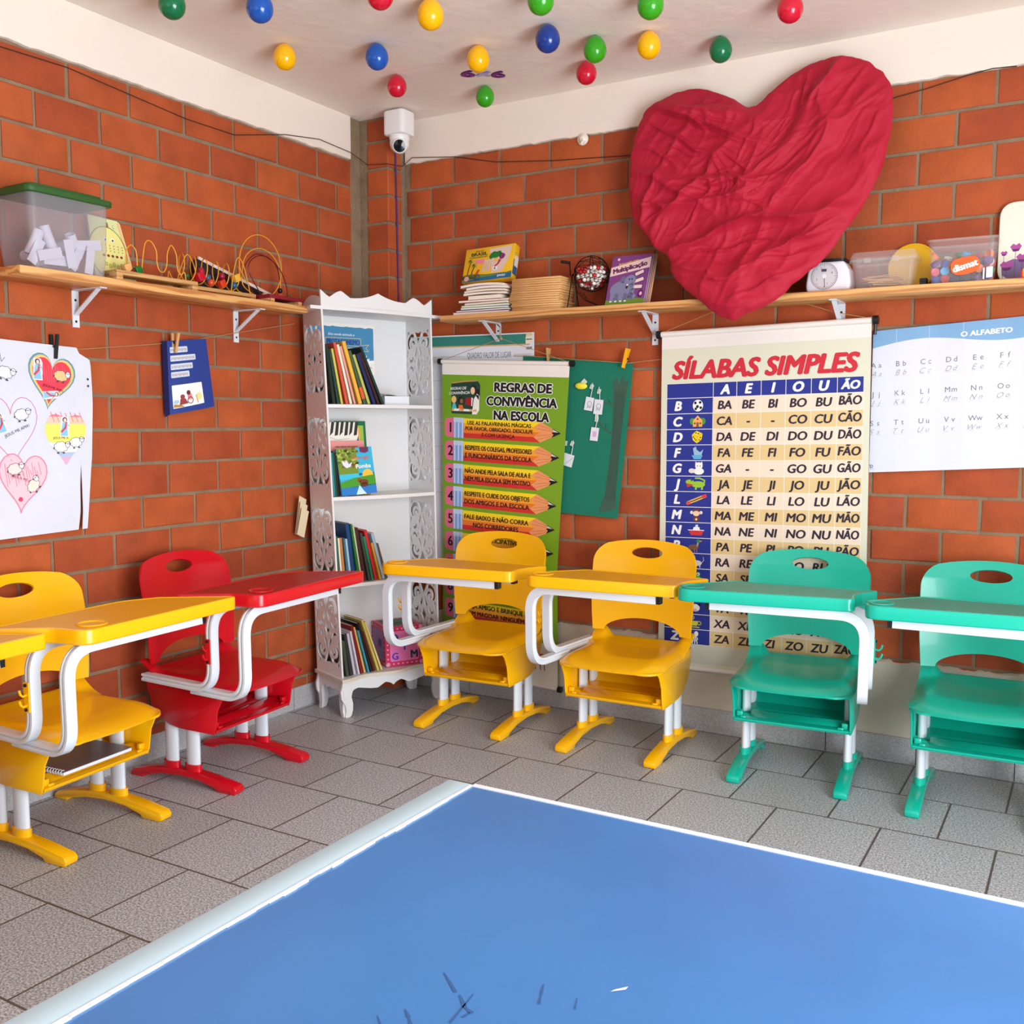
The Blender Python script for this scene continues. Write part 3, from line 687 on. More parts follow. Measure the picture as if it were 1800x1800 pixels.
# ---- books
def book(name, label, x, y, z, th, hg, dp, cover, lean=0, pages=True, cat='book', group=None, face=None):
    """spine to the front at (x, y), foot on z; lean tips the head to the left"""
    c = mat('cover_%d_%d_%d' % cover, cover, .4)
    T = Matrix.Translation((x, y, z)) @ Matrix.Rotation(-R(lean), 4, 'Y')
    mb = BKB()
    mb.span((-th, 0, 0), (-th+.0018, dp, hg), c, T); mb.span((-.0018, 0, 0), (0, dp, hg), c, T); mb.span((-th, 0, 0), (0, .0018, hg), c, T)
    mb.span((-th+.0018, .002, .003), (-.0018, dp-.003, hg-.003), CREAM, T)
    if face: mb.span((-th-.0003, -.0004, hg*face[0]), (.0003, .002, hg*face[1]), mat('cover_%d_%d_%d' % face[2], face[2], .4), T)
    me = mb.mesh(name, 30); base = Vector(bk(x-th/2, y+dp/2, z))
    for v in me.vertices: v.co -= base
    o = link(name, me, None, base); return tag(o, label, cat, group)
def bookrow(row, names, shelf, x, z, ang, dp, group, face=None):
    pa = None; ph = 0; x = .0105+row[0][2]*math.sin(R(ang(0)))
    for i, ((c, th, hg), n_) in enumerate(zip(row, names)):
        th *= .92
        a = ang(i/(len(row)-1)); ra = R(a)
        if pa is not None: x += min(ph, hg)*(math.tan(ra)-math.tan(pa))+.0012
        x += th/math.cos(ra); y = .006+.004*(i % 3)
        book('picture_book', n_+' book on the '+shelf+' bookcase shelf, '+OR[i]+' from its left side', x, y, z+.0008+th*math.sin(ra), th, hg, dp, c, a, group=group, face=face.get(i) if face else None)
        pa, ph = ra, hg
Z = ZS[1]; x = .030; g = 'books leaning on the top bookcase shelf'
row = [((24, 40, 30), .016, .245), ((30, 66, 56), .013, .225), ((206, 196, 90), .012, .235), ((214, 84, 60), .014, .262), ((236, 224, 200), .013, .255), ((226, 160, 150), .012, .25), ((232, 176, 66), .018, .272), ((70, 92, 60), .016, .235), ((188, 190, 100), .014, .22), ((28, 40, 84), .016, .225), ((60, 26, 34), .014, .235), ((20, 52, 44), .013, .262)]
nm = ['black-green', 'deep teal', 'lime yellow', 'orange-red', 'cream', 'pale pink', 'thick amber', 'olive', 'yellow-green', 'navy', 'maroon', 'outermost dark green']
OR = ['first', 'second', 'third', 'fourth', 'fifth', 'sixth', 'seventh', 'eighth', 'ninth', 'tenth', 'eleventh', 'twelfth', 'thirteenth', 'fourteenth', 'fifteenth']
bookrow(row, nm, 'top', .014, Z, lambda u: 5+16*u, .17, g, {7: (.1, .32, (214, 90, 50))})
mb = BKB(); mb.span((.290, .03, Z+.0005), (.412, .19, Z+.040), PAPER)
t_ = part(mb, 'paper_block', parent=None); t_.parent = None; t_.location = (.285, -.642, 0); tag(t_, 'small white block of paper lying on the top bookcase shelf', 'paper block')
mb = BKB(); mb.grid(lambda u, v: (.284+u*.124, .03+v*.15, Z+.0415+.010*math.sin(u*6)*(.4+.6*v)+.008*v), 14, 3, mat('grey_leaf', (206, 202, 204), .8)); t_ = part(mb, 'loose_leaf'); t_.parent = None; t_.location = (.285, -.642, 0)
tag(t_, 'curled grey loose leaf lying on the white paper block', 'paper')
# second shelf: books standing face out
Z = ZS[2]
def facebook(label, x0, x1, y, hg, th, cover, lean, draw=None, group='books standing face out on the second bookcase shelf', roll=0):
    T = Matrix.Translation(((x0+x1)/2, y, Z+.001+(x1-x0)/2*abs(math.sin(R(roll))))) @ Matrix.Rotation(-R(lean), 4, 'X') @ Matrix.Rotation(R(roll), 4, 'Y'); W = x1-x0
    sh = Sheet(lambda s, t: bk(*(T @ Vector((s-W/2, 0, hg-t)))), -AY); c = mat('cover_%d_%d_%d' % cover, cover, .35)
    sh.base(W, hg, c, .002, .3)
    for a, b in (((-W/2+.002, .002, .002), (W/2-.002, th-.002, hg-.002)),): bkadd(sh, boxvf(a, b), CREAM, T)
    bkadd(sh, boxvf((-W/2, th-.002, 0), (W/2, th, hg)), c, T); bkadd(sh, boxvf((-W/2, 0, 0), (-W/2+.002, th, hg)), c, T)
    if draw: draw(sh, W, hg)
    return tag(sh.build('picture_book'), label, 'book', group)
def bkadd(sh, vf, m, T): sh.add([bk(*(T @ Vector(p))) for p in vf[0]], vf[1], m)
def boxvf(a, b):
    q = [(a[0], a[1], a[2]), (b[0], a[1], a[2]), (b[0], b[1], a[2]), (a[0], b[1], a[2]), (a[0], a[1], b[2]), (b[0], a[1], b[2]), (b[0], b[1], b[2]), (a[0], b[1], b[2])]
    return q, [(0, 3, 2, 1), (4, 5, 6, 7), (0, 1, 5, 4), (1, 2, 6, 5), (2, 3, 7, 6), (3, 0, 4, 7)]
def d_green(sh, W, h):
    sh.rect(.03, .02, W-.012, h-.02, ink(150, 190, 70), 1); sh.rect(.03, .03, W-.03, h-.02, ink(240, 170, 70), 2)
facebook('large green picture book at the back of the face-out stack', .10, .248, .124, .325, .012, (30, 110, 76), 4, d_green)
def d_zebra(sh, W, h):
    sh.rect(0, 0, W, .085, ink(238, 232, 220), 1)
    for i in range(8):
        a = .012+i*W/8; sh.poly([(a, 0), (a+.014, 0), (a+.004, .045+.012*(i % 2)), (a-.012, .06), (a-.006, .03)], ink(46, 44, 40), 2)
    sh.line([(.03, .075), (.05, .068), (.08, .078), (.14, .072)], .0012, ink(60, 60, 60), 2)
    sh.rect(0, .088, W*.86, .112, ink(196, 172, 104), 1); sh.poly([(W*.86, .118), (W, .06), (W, .12)], ink(36, 110, 140), 2)
facebook('white picture book with black zebra stripes and a pale teal lower cover', .014, .198, .102, .32, .012, (160, 214, 206), 4, d_zebra)
def d_pink(sh, W, h): sh.text('ANA MARIA MACHADO', W*.56, .026, .007, ink(120, 40, 50), bold=.02)
facebook('pink picture book with small dark red lettering behind the bird book', .016, .212, .080, .238, .012, (232, 150, 146), 4, d_pink)
facebook('yellow-orange thin picture book peeking out at the right of the bird book', .15, .221, .062, .19, .010, (240, 176, 60), 4)
def d_bird(sh, W, h):
    sh.rect(0, 0, W*.55, h*.55, ink(116, 140, 44), 1); sh.rect(W*.55, 0, W, h*.6, ink(56, 176, 214), 1); sh.rect(0, h*.55, W, h*.66, ink(60, 190, 220), 1)
    rd = random.Random(4)
    for i in range(46): sh.oval(W*.02+rd.random()*W*.55, rd.random()*h*.42, .008, .006, ink(*[(150, 176, 60), (92, 110, 34), (176, 190, 90), (120, 90, 40)][i % 4]), 2, 8)
    sh.oval(W*.8, h*.60, .026, .026, ink(250, 190, 60), 2); sh.poly([(0, h*.72), (W*.4, h*.64), (W, h*.6), (W, h*.82), (0, h*.84)], ink(70, 150, 40), 3)
    sh.poly([(0, h*.84), (W, h*.80), (W, h), (0, h)], ink(36, 120, 196), 3); sh.poly([(W*.4, h), (W*.52, h*.8), (W*.62, h*.92), (W*.7, h)], ink(200, 230, 244), 4)
    sh.oval(W*.66, h*.74, .022, .012, ink(120, 60, 30), 4); sh.oval(W*.54, h*.7, .010, .010, ink(140, 70, 34), 4); sh.oval(W*.66, h*.80, .020, .010, ink(90, 50, 26), 4)
    sh.poly([(W*.1, h*.25), (W*.2, h*.30), (W*.24, h*.24), (W*.30, h*.34), (W*.40, h*.30), (W*.34, h*.40), (W*.22, h*.42), (W*.14, h*.36)], ink(226, 222, 236), 4)
    sh.poly([(W*.65, 0), (W*.9, 0), (W*.9, h*.10), (W*.78, h*.13), (W*.65, h*.10)], ink(108, 40, 84), 3)
    sh.text('Formiga', W*.66, h*.215, .014, ink(214, 90, 50), L=5, bold=.02, w=W*.46); sh.text('a', W*.60, h*.30, .007, ink(214, 90, 50), L=5); sh.text('Pomba', W*.70, h*.40, .018, ink(250, 246, 236), L=5, bold=.02, w=W*.42)
facebook('colourful ant and dove storybook at the front of the face-out stack', .058, .228, .018, .205, .010, (70, 170, 210), 5, d_bird, roll=-3)
g = 'thin books left of the bird book'
for i, (c, n_) in enumerate((((150, 30, 44), 'dark red'), ((40, 150, 170), 'turquoise'), ((30, 96, 60), 'dark green'), ((40, 36, 40), 'black'))):
    book('picture_book', n_+' thin book standing left of the ant and dove storybook', (.022+.0085*i), .024, Z+.001, .0078, .195-.006*(i % 2), .046, c, 1.5, group=g)
# third shelf
Z = ZS[3]; x = .018; g = 'books leaning on the third bookcase shelf'
row = [((60, 100, 70), .010, .21), ((236, 226, 206), .010, .20), ((196, 120, 60), .014, .20), ((60, 110, 130), .010, .195), ((160, 190, 210), .012, .195), ((20, 62, 116), .020, .262), ((34, 110, 60), .010, .258), ((190, 200, 150), .010, .25), ((70, 30, 34), .018, .24), ((60, 70, 60), .012, .215), ((30, 120, 90), .014, .20), ((200, 34, 44), .016, .228), ((206, 150, 50), .012, .17), ((150, 172, 190), .016, .215), ((96, 74, 62), .012, .165)]
nm = ['muted green', 'off-white', 'tan', 'slate teal', 'pale blue', 'tall wide dark blue', 'bright green', 'light sage', 'thick maroon', 'grey-green', 'emerald', 'red spiral-bound', 'golden', 'pale grey-blue', 'outermost brown']
bookrow(row, nm, 'third', .012, Z, lambda u: 1.5+13*u**1.3, .16, g)
# bottom shelf
Z = ZS[4]; x = .022; g = 'books leaning on the bottom bookcase shelf'
row = [((60, 66, 52), .018, .16), ((44, 42, 42), .016, .19), ((190, 180, 190), .014, .19), ((214, 206, 214), .010, .20), ((132, 20, 24), .014, .225), ((226, 180, 100), .010, .215), ((70, 150, 170), .010, .20), ((30, 28, 26), .012, .235), ((96, 30, 26), .010, .19), ((206, 180, 90), .014, .25), ((228, 206, 130), .010, .24)]
nm = ['mossy green', 'charcoal', 'lilac grey', 'pale lilac', 'dark red', 'light orange', 'sky blue', 'black', 'reddish brown', 'tall mustard', 'outermost pale yellow']
bookrow(row, nm, 'bottom', .014, Z, lambda u: 5+13*u, .16, g)
# pink letter cube
cx0, cy0, cs, cz = .355, .103, .183, Z+.0022
T = Matrix.Translation((cx0, cy0, cz)) @ Matrix.Rotation(R(-12), 4, 'Z')
cube = thing('letter_cube', 'pink cube with cut-out letters and heart-patterned edges on the bottom bookcase shelf', 'toy', bk(cx0, cy0, cz))
PK = mat('pink_card', (240, 124, 190), .55); PKD = mat('magenta_trim', (206, 40, 96), .55); PKH = mat('pale_hearts', (244, 170, 190), .5); LV = mat('lilac_card', (150, 112, 170), .6)
mb = BKB(); mb.span((-cs/2, -cs/2, 0), (cs/2, cs/2, cs), PKD, T); me = mb.mesh('cube_body')
for v in me.vertices: v.co -= cube.location
link('cube_body', me, cube)
def cubeface(fn, nrm, name, colm, letters, sparkle):
    sh = Sheet(fn, nrm, .0006); q = .022
    sh.poly(roundpoly([(q, q), (cs-q, q), (cs-q, cs-q), (q, cs-q)], .012), colm, 1)
    for i in range(8):
        for a, b in ((q/2, .016+i*.022), (cs-q/2, .016+i*.022), (.016+i*.022, q/2), (.016+i*.022, cs-q/2)):
            sh.poly([(a, b+.005), (a-.005, b-.001), (a-.0025, b-.004), (a, b-.002), (a+.0025, b-.004), (a+.005, b-.001)], PKH, 1)
    for a, b in ((.010, .010), (cs-.010, .010), (.010, cs-.010), (cs-.010, cs-.010)):
        if sparkle: sh.oval(a, b, .0098, .0098, mat('glitter', (222, 160, 170), .3, var=.3, vscale=300), 2, 12)
    for l, a, b, h_, c in letters: sh.text(l, a, b, h_, c, L=3, bold=.05)
    me = sh.mesh(name, 30, False)
    for v in me.vertices: v.co -= cube.location
    link(name, me, cube)
N1, N2 = ink(52, 60, 160), ink(24, 70, 70)
cubeface(lambda s, t: bk(*(T @ Vector((s-cs/2, -cs/2, cs-t)))), -AY, 'front_face', PK, [('D', .045, .052, .034, N1), ('P', cs-.048, .046, .034, N1), ('T', cs*.5, cs*.52, .030, N1), ('G', .045, cs-.046, .030, ink(100, 60, 180)), ('M', cs-.045, cs-.050, .034, N2)], True)
cubeface(lambda s, t: bk(*(T @ Vector((-cs/2, cs/2-s, cs-t)))), -AX, 'side_face', LV, [('N', cs*.62, cs*.45, .034, ink(40, 50, 130))], True)
cubeface(lambda s, t: bk(*(T @ Vector((s-cs/2, cs/2-t, cs)))), Vector((0, 0, 1)), 'top_face', mat('green_card', (34, 112, 70), .6), [('A', cs*.5, cs*.5, .04, ink(120, 70, 50))], False)
# folded papers tucked between bookcase and wall
mb = MB()
for k in range(3): mb.grid(lambda u, v: (.03+.012*k+.03*v, -.655+.045*u-.006*k, .80+.17*v*(1-.15*k)-.02*u), 4, 4, mat('old_paper', (226, 206, 170), .85))
tag(mb.build('folded_paper'), 'creased beige papers tucked between the bookcase and the left wall', 'paper')
# ---------------------------------------------------------------- wall sheets
NB = (0, -1, 0)
def lerp(tab, t):
    for (a, x), (b, y) in zip(tab, tab[1:]):
        if t <= b: return x+(y-x)*(t-a)/(b-a)
    return tab[-1][1]
NAVY = ink(34, 48, 140); DK = mat('ink_dark', (46, 34, 52), .5); INK = mat('ink_black', (20, 18, 20), .5); WI = ink(240, 240, 240)
VINYL = mat('vinyl_white', (236, 228, 222), .35)
def rod(parent, a, b, r, name, m=STEEL):
    MB().tube([a, b], r, m, 12).build(name, parent)
# ---- syllables banner
X0, Z0, WS, HS, SL = 1.506, 1.648, .829, 1.386, .0195
def sfn(s, t):
    v = t/HS; k = .012*math.sin(v*3.0)*0
    return (X0+s+.010*v*(s/WS)-.006*v*(1-s/WS), -.045+.018*v-.006*math.sin(v*math.pi)*math.sin(s/WS*math.pi), Z0-t+SL*s)
ban = thing('syllable_banner', 'tall syllables banner on the back wall with red title and blue letter column', 'banner', (0, 0, 0))
sh = Sheet(sfn, NB); sh.base(WS, HS, mat('banner_pale', (220, 218, 196), .38), .002)
sh.rect(0, 0, WS, .058, VINYL, 1)
sh.text('SÍLABAS SIMPLES', .418, .146, .068, ink(204, 40, 56), L=2, bold=.055, shear=.22, w=.735)
ce = [.025, .224, .321, .419, .516, .613, .710, .806]; r0 = .200
cells = [' B C D F G J L M N P R S T V X Z'.split(' ')[1:]][0]
rowh = .0640; top = .260
sh.rect(ce[0], r0, ce[-1], top+16*rowh, ink(238, 232, 224), 1)
g_ = .0013
def cell(i, t0, t1, m): sh.rect(ce[i]+g_, t0+g_, ce[i+1]-g_, t1-g_, m, 2, .12)
for i in range(7): cell(i, r0, top, NAVY)
C1, C2 = ink(238, 218, 196), ink(226, 196, 140); V = ['A', 'E', 'I', 'O', 'U', 'ÃO']
for i, vl in enumerate(V): sh.text(vl, (ce[i+1]+ce[i+2])/2, (r0+top)/2, .036 if i < 5 else .030, WI, L=3, bold=.055, shear=.2)
for k, l in enumerate(cells):
    t0 = top+k*rowh; cell(0, t0, t0+rowh, NAVY)
    sh.text(l, .075, t0+rowh/2, .036, WI, L=3, bold=.055, shear=.2)
    for i, vl in enumerate(V):
        cell(i+1, t0, t0+rowh, C2 if k % 2 else C1)
        tx = '-' if l in 'CG' and vl in 'EI' else l+vl
        sh.text(tx, (ce[i+1]+ce[i+2])/2, t0+rowh/2-(.004 if i == 5 else 0), .0325, DK, L=3, bold=.040, shear=.15, maxw=.082)
def icon(k): return .160, top+k*rowh+rowh/2
O, Pn, Ln = sh.oval, sh.poly, sh.line
a, b = icon(0); O(a, b, .022, .024, WI, 3); [O(a+.015*math.cos(t), b+.016*math.sin(t), .006, .006, INK, 4, 6) for t in (.6, 2.2, 3.9, 5.4)]; O(a-.002, b+.004, .007, .007, INK, 4, 5)
a, b = icon(1); [O(a+x, b, .012, .014, ink(70, 150, 60), 3, 12) for x in (-.022, .022)]; Pn([(a-.02, b+.022), (a-.02, b-.004), (a, b-.024), (a+.02, b-.004), (a+.02, b+.022)], ink(240, 170, 90), 4); Pn([(a-.005, b+.022), (a-.005, b+.004), (a+.005, b+.004), (a+.005, b+.022)], ink(130, 90, 70), 5); [O(a+x, b+y, .004, .004, ink(120, 60, 30), 5, 8) for x, y in ((-.012, .008), (.012, .008), (0, -.009))]
a, b = icon(2); Pn([(a-.024, b-.010), (a-.004, b-.026), (a+.022, b-.014), (a+.018, b+.010), (a-.002, b+.026), (a-.02, b+.012)], ink(236, 206, 40), 3); Ln([(a-.024, b-.010), (a, b-.002), (a+.022, b-.014)], .001, ink(150, 120, 10), 4); Ln([(a, b-.002), (a-.002, b+.026)], .001, ink(150, 120, 10), 4); [O(a+x, b+y, .0032, .0026, INK, 4, 8) for x, y in ((-.006, -.017), (.004, -.014), (-.017, .0), (-.012, .006), (-.007, .012), (.008, .012), (.013, .002))]
a, b = icon(3); Pn([(a-.018, b-.018), (a-.006, b-.026), (a-.002, b-.012), (a+.012, b-.002), (a+.026, b-.014), (a+.018, b+.012), (a-.012, b+.014), (a-.016, b-.004)], ink(150, 186, 210), 3); Pn([(a-.024, b+.010), (a+.024, b+.010), (a+.016, b+.026), (a-.014, b+.026)], ink(90, 170, 220), 4)
a, b = icon(4); O(a+.008, b-.010, .016, .015, WI, 3); O(a+.008, b+.012, .022, .014, WI, 3); O(a-.022, b+.010, .014, .010, ink(226, 214, 206), 3); Pn([(a-.008, b-.014), (a-.006, b-.028), (a+.002, b-.022)], WI, 3); Pn([(a+.014, b-.022), (a+.022, b-.028), (a+.024, b-.014)], WI, 3); [O(a+x, b-.010, .002, .003, ink(90, 70, 60), 4, 8) for x in (.002, .014)]
a, b = icon(5); G1 = ink(150, 196, 50); O(a-.030, b-.008, .018, .010, G1, 3); O(a+.006, b+.002, .030, .013, G1, 3); Pn([(a-.046, b-.004), (a-.012, b+.004), (a-.040, b+.014)], ink(190, 70, 50), 4); Ln([(a+.03, b), (a+.034, b-.014), (a+.012, b-.024), (a-.006, b-.024)], .006, G1, 3); [Pn([(a+x, b+.008), (a+x+.008, b+.008), (a+x+.006, b+.024), (a+x-.002, b+.024)], G1, 3) for x in (-.006, .020)]; O(a-.022, b-.014, .003, .003, INK, 5, 8)
a, b = icon(6); Ln([(a-.034, b+.014), (a+.034, b-.014)], .014, ink(232, 180, 80), 3); Ln([(a-.034, b+.014), (a+.034, b-.014)], .004, ink(60, 50, 40), 4); Ln([(a-.040, b+.017), (a-.030, b+.013)], .012, ink(226, 80, 60), 4); Ln([(a+.028, b-.012), (a+.038, b-.016)], .014, ink(226, 60, 60), 4)
a, b = icon(7); BRN = ink(104, 60, 44); [O(a+x, b-.010, .007, .007, ink(230, 220, 220), 3, 10) for x in (-.020, .020)]; O(a, b-.010, .018, .016, BRN, 3); O(a, b-.006, .014, .011, ink(240, 200, 170), 4); O(a, b+.016, .014, .012, BRN, 3); O(a, b+.018, .005, .005, ink(240, 200, 170), 4, 10)
a, b = icon(8); Pn([(a-.032, b), (a+.032, b), (a+.024, b+.020), (a-.022, b+.020)], ink(210, 50, 54), 3); Ln([(a-.034, b-.001), (a+.034, b-.001)], .003, WI, 4); Pn([(a-.014, b-.002), (a-.010, b-.014), (a+.014, b-.014), (a+.016, b-.002)], WI, 3); Pn([(a-.004, b-.014), (a-.002, b-.024), (a+.008, b-.024), (a+.008, b-.014)], ink(200, 220, 240), 3)
a, b = icon(9); O(a-.010, b+.006, .022, .011, ink(120, 84, 60), 3); O(a+.010, b-.020, .008, .007, ink(40, 130, 90), 4); Ln([(a+.010, b-.016), (a+.006, b)], .007, ink(180, 150, 110), 3); Pn([(a+.016, b-.022), (a+.028, b-.020), (a+.016, b-.016)], ink(230, 160, 60), 4); [Ln([(a+x, b+.014), (a+x, b+.027)], .002, ink(220, 130, 60), 3) for x in (-.006, .004)]
a, b = icon(10); O(a+.004, b+.008, .022, .012, ink(214, 210, 214), 3); O(a-.018, b-.002, .012, .010, ink(214, 210, 214), 3); [O(a+x, b-.016, .008, .008, ink(230, 200, 200), 3, 12) for x in (-.024, -.010)]; Ln([(a+.024, b+.008), (a+.034, b-.004), (a+.032, b-.018)], .002, ink(214, 200, 204), 3); [Ln([(a+x, b+.016), (a+x, b+.026)], .004, ink(214, 210, 214), 3) for x in (-.006, .018)]
a, b = icon(11); O(a, b+.010, .024, .016, ink(120, 170, 60), 3); [O(a+x, b-.010, .009, .009, ink(120, 170, 60), 3, 12) for x in (-.011, .011)]; [O(a+x, b-.010, .006, .006, WI, 4, 10) for x in (-.011, .011)]; [O(a+x, b-.010, .003, .003, INK, 5, 8) for x in (-.010, .010)]
a, b = icon(13); O(a, b+.004, .020, .016, WI, 3); O(a, b+.014, .010, .006, ink(240, 170, 180), 4); [O(a+x, b-.010, .007, .005, INK, 4, 8) for x in (-.018, .018)]
a, b = icon(14); Pn([(a-.022, b-.004), (a+.014, b-.004), (a+.008, b+.016), (a-.016, b+.016)], ink(206, 206, 60), 3); sh.ring(a+.018, b+.004, .008, .007, .004, ink(206, 206, 60), 3, 12); Ln([(a-.026, b+.022), (a+.018, b+.022)], .004, ink(206, 206, 60), 3); Ln([(a-.008, b-.010), (a-.004, b-.018), (a-.008, b-.026)], .002, WI, 3)
a, b = icon(15); O(a, b+.008, .014, .012, WI, 3); O(a+.006, b-.014, .009, .011, WI, 3); [Ln([(a+x, b+.012), (a+x, b+.028)], .004, WI, 3) for x in (-.010, 0, .010)]; [Ln([(a+x, b), (a+x+.003, b+.018)], .002, INK, 4) for x in (-.008, .0, .008)]
sh.rect(0, HS-.115, WS, HS-.022, ink(206, 206, 190), 1)
sh.build('printed_sheet', ban)
rod(ban, sfn(-.016, -.004), sfn(WS+.016, -.004), .012, 'top_rod', VINYL); rod(ban, sfn(0, HS), sfn(WS, HS), .010, 'bottom_rod', VINYL)
for s_ in (-.022, WS+.004): MB().tube([sfn(s_, -.004), sfn(s_+.02, -.004)], .0165, BLACK, 14).build('rod_cap', ban)
MB().tube([sfn(WS+.014, .004), sfn(WS+.012, .05)], .006, BLACK, 8).build('hanger_clip', ban)
MB().tube([sfn(-.008, -.008), (1.716, -.05, 1.729), (1.86, -.05, 1.775)], .0014, TWINE, 5).build('hanging_string', ban)
MB().tube([sfn(WS+.008, -.008), (2.2, -.05, 1.704), (2.03, -.05, 1.765)], .0014, TWINE, 5).build('hanging_string', ban)
# ---- classroom rules banner
WR, HR = .665, 1.450
LX = [(0, .418), (.806, .408), (1.25, .401), (1.46, .398)]; RX = [(0, 1.087), (.368, 1.061), (.74, 1.033), (.9, 1.023), (1.46, 1.024)]
def rfn(s, t):
    u = s/WR; xl, xr = lerp(LX, t), lerp(RX, t)
    return (xl+(xr-xl)*u, -.062+.020*t/HR-.010*math.sin(u*math.pi)*math.sin(min(1, t/HR)*math.pi), 1.571-t-.030*u)
ban = thing('rules_banner', 'green classroom rules banner with numbered pencils, hanging beside the bookcase', 'banner', (0, 0, 0))
sh = Sheet(rfn, NB); sh.base(WR, HR, mat('banner_green', (118, 160, 36), .35), .002)
sh.rect(0, 0, WR, .056, VINYL, 1)
CBD = ink(26, 62, 48)
sh.poly(roundpoly([(.052, .092), (.195, .078), (.212, .10), (.212, .215), (.196, .235), (.052, .235)], .01), CBD, 1)
sh.line([(.056, .094), (.12, .086), (.195, .080)], .006, ink(190, 150, 80), 2)
sh.text('REGRAS DE', .092, .118, .012, WI, bold=.02, shear=.2, rot=-.06); sh.text('CONVIVÊNCIA', .098, .139, .012, WI, bold=.02, shear=.2, rot=-.06)
SK, HR_ = ink(238, 196, 160), ink(30, 22, 20)
sh.poly([(.17, .235), (.178, .165), (.196, .14), (.210, .15), (.210, .215), (.196, .235)], ink(240, 236, 226), 2)
sh.oval(.176, .122, .016, .022, HR_, 2); sh.oval(.172, .127, .012, .017, SK, 3); sh.poly([(.19, .118), (.208, .12), (.206, .17), (.19, .15)], HR_, 2)
sh.poly([(.135, .160), (.168, .158), (.165, .196), (.132, .192)], ink(160, 20, 36), 3); sh.poly([(.166, .158), (.174, .160), (.170, .198), (.164, .196)], WI, 3)
sh.oval(.067, .170, .014, .017, ink(236, 190, 120), 2); sh.poly([(.055, .215), (.060, .188), (.076, .188), (.084, .215)], ink(80, 190, 190), 2)
sh.oval(.105, .172, .014, .017, HR_, 2); sh.oval(.110, .176, .009, .011, ink(150, 96, 60), 3); sh.poly([(.090, .218), (.096, .194), (.116, .194), (.124, .218)], ink(226, 110, 50), 2)
sh.poly([(.055, .212), (.195, .212), (.195, .222), (.055, .224)], ink(214, 176, 120), 2); sh.poly([(.07, .212), (.1, .212), (.094, .222), (.066, .222)], WI, 3); sh.poly([(.12, .212), (.15, .212), (.158, .222), (.124, .222)], WI, 3)
for ln, a, b, w_ in (('REGRAS DE', .437, .107, .292), ('CONVIVÊNCIA', .432, .170, .362), ('NA ESCOLA', .435, .233, .285)):
    sh.text(ln, a, b, .0385, WI, L=2, bold=.13, w=w_); sh.text(ln, a, b, .0385, INK, L=3, bold=.055, w=w_)
rules = [['USE AS PALAVRINHAS MÁGICAS', 'POR FAVOR, OBRIGADO, DESCULPE', 'E COM LICENÇA'], ['RESPEITE OS COLEGAS, PROFESSORES', 'E FUNCIONÁRIOS DA ESCOLA'], ['NÃO ANDE PELA SALA DE AULA E', 'NEM PELA ESCOLA SEM MOTIVO'], ['RESPEITE E CUIDE DOS OBJETOS', 'DOS AMIGOS E DA ESCOLA'], ['FALE BAIXO E NÃO CORRA', 'NOS CORREDORES'], ['SEJA PARTICIPATIVO', ''], [], [], ['SEJA AMIGO E BRINQUE', 'SEM MAGOAR NINGUÉM']]
ERA, FER, FE2, Y1_, O1, O2, RD, WD = ink(226, 110, 140), ink(130, 166, 220), ink(196, 214, 240), ink(246, 214, 30), ink(240, 168, 40), ink(232, 120, 40), ink(206, 46, 40), ink(232, 150, 96)
for k, ls in enumerate(rules):
    t0 = .255+.107*k; h = .090; mid = t0+h/2
    sh.poly(roundpoly([(.013, t0+.002), (.068, t0), (.068, t0+h), (.013, t0+h-.002)], [.022, 0, 0, .022]), ERA, 1)
    sh.text(str(k+1), .048, mid, .044, INK, L=2, bold=.03)
    sh.rect(.066, t0-.002, .124, t0+h+.002, FER, 2)
    for a in (.070, .092, .114): sh.rect(a, t0-.002, a+.007, t0+h+.002, FE2, 3); 
    sh.rect(.066, t0-.002, .124, t0+.020, ink(190, 206, 236), 3)
    for j, c in enumerate((Y1_, O1, O2, RD)):
        a, b = t0+h*j/4, t0+h*(j+1)/4; e0 = .535 if j in (0, 3) else .505
        sh.poly([(.124, a), ((.54, .505, .535, .505)[j], a), ((.505, .535, .505, .54)[j], b), (.124, b)], c, 2)
    sh.poly([(.54, t0), (.643, mid), (.54, t0+h), (.505, t0+.75*h), (.535, mid), (.505, t0+.25*h)], WD, 3)
    for q in (-.3, -.15, .15, .3): sh.line([(.525, mid+h*q*1.2), (.60, mid+h*q*.5)], .0012, ink(160, 90, 50), 4)
    sh.poly([(.598, mid-.020), (.643, mid), (.598, mid+.020), (.606, mid+.006), (.596, mid), (.606, mid-.006)], INK, 4)
    sh.poly([(.600, mid-.016), (.630, mid-.003), (.606, mid-.005)], ink(214, 214, 220), 5)
    n = len(ls)
    for j, tx in enumerate(ls):
        sh.text(tx, .318, mid-(.008 if k > 4 else 0)+(j-(n-1)/2)*(.026 if n == 3 else .036), .0165 if n == 3 else .0205, INK if j < 2 else ink(96, 20, 20), L=5, bold=.03, maxw=.365)
sh.rect(0, HR-.20, WR, HR, ink(232, 226, 214), 1)
for a, b in ((.52, 1.33),):
    c = ink(140, 66, 40); sh.poly([(a, b-.03), (a+.07, b-.03), (a+.07, b), (a, b)], ink(200, 110, 50), 2); sh.poly([(a-.01, b), (a+.08, b), (a+.076, b+.014), (a-.006, b+.014)], c, 2)
    for x in (-.006, .022, .05, .072): sh.line([(a+x, b+.01), (a+x+.002, b+.045)], .005, c, 2)
sh.build('printed_sheet', ban)
rod(ban, rfn(-.012, -.004), rfn(WR+.012, -.004), .010, 'top_rod', VINYL); rod(ban, rfn(0, HR), rfn(WR, HR), .009, 'bottom_rod', VINYL)
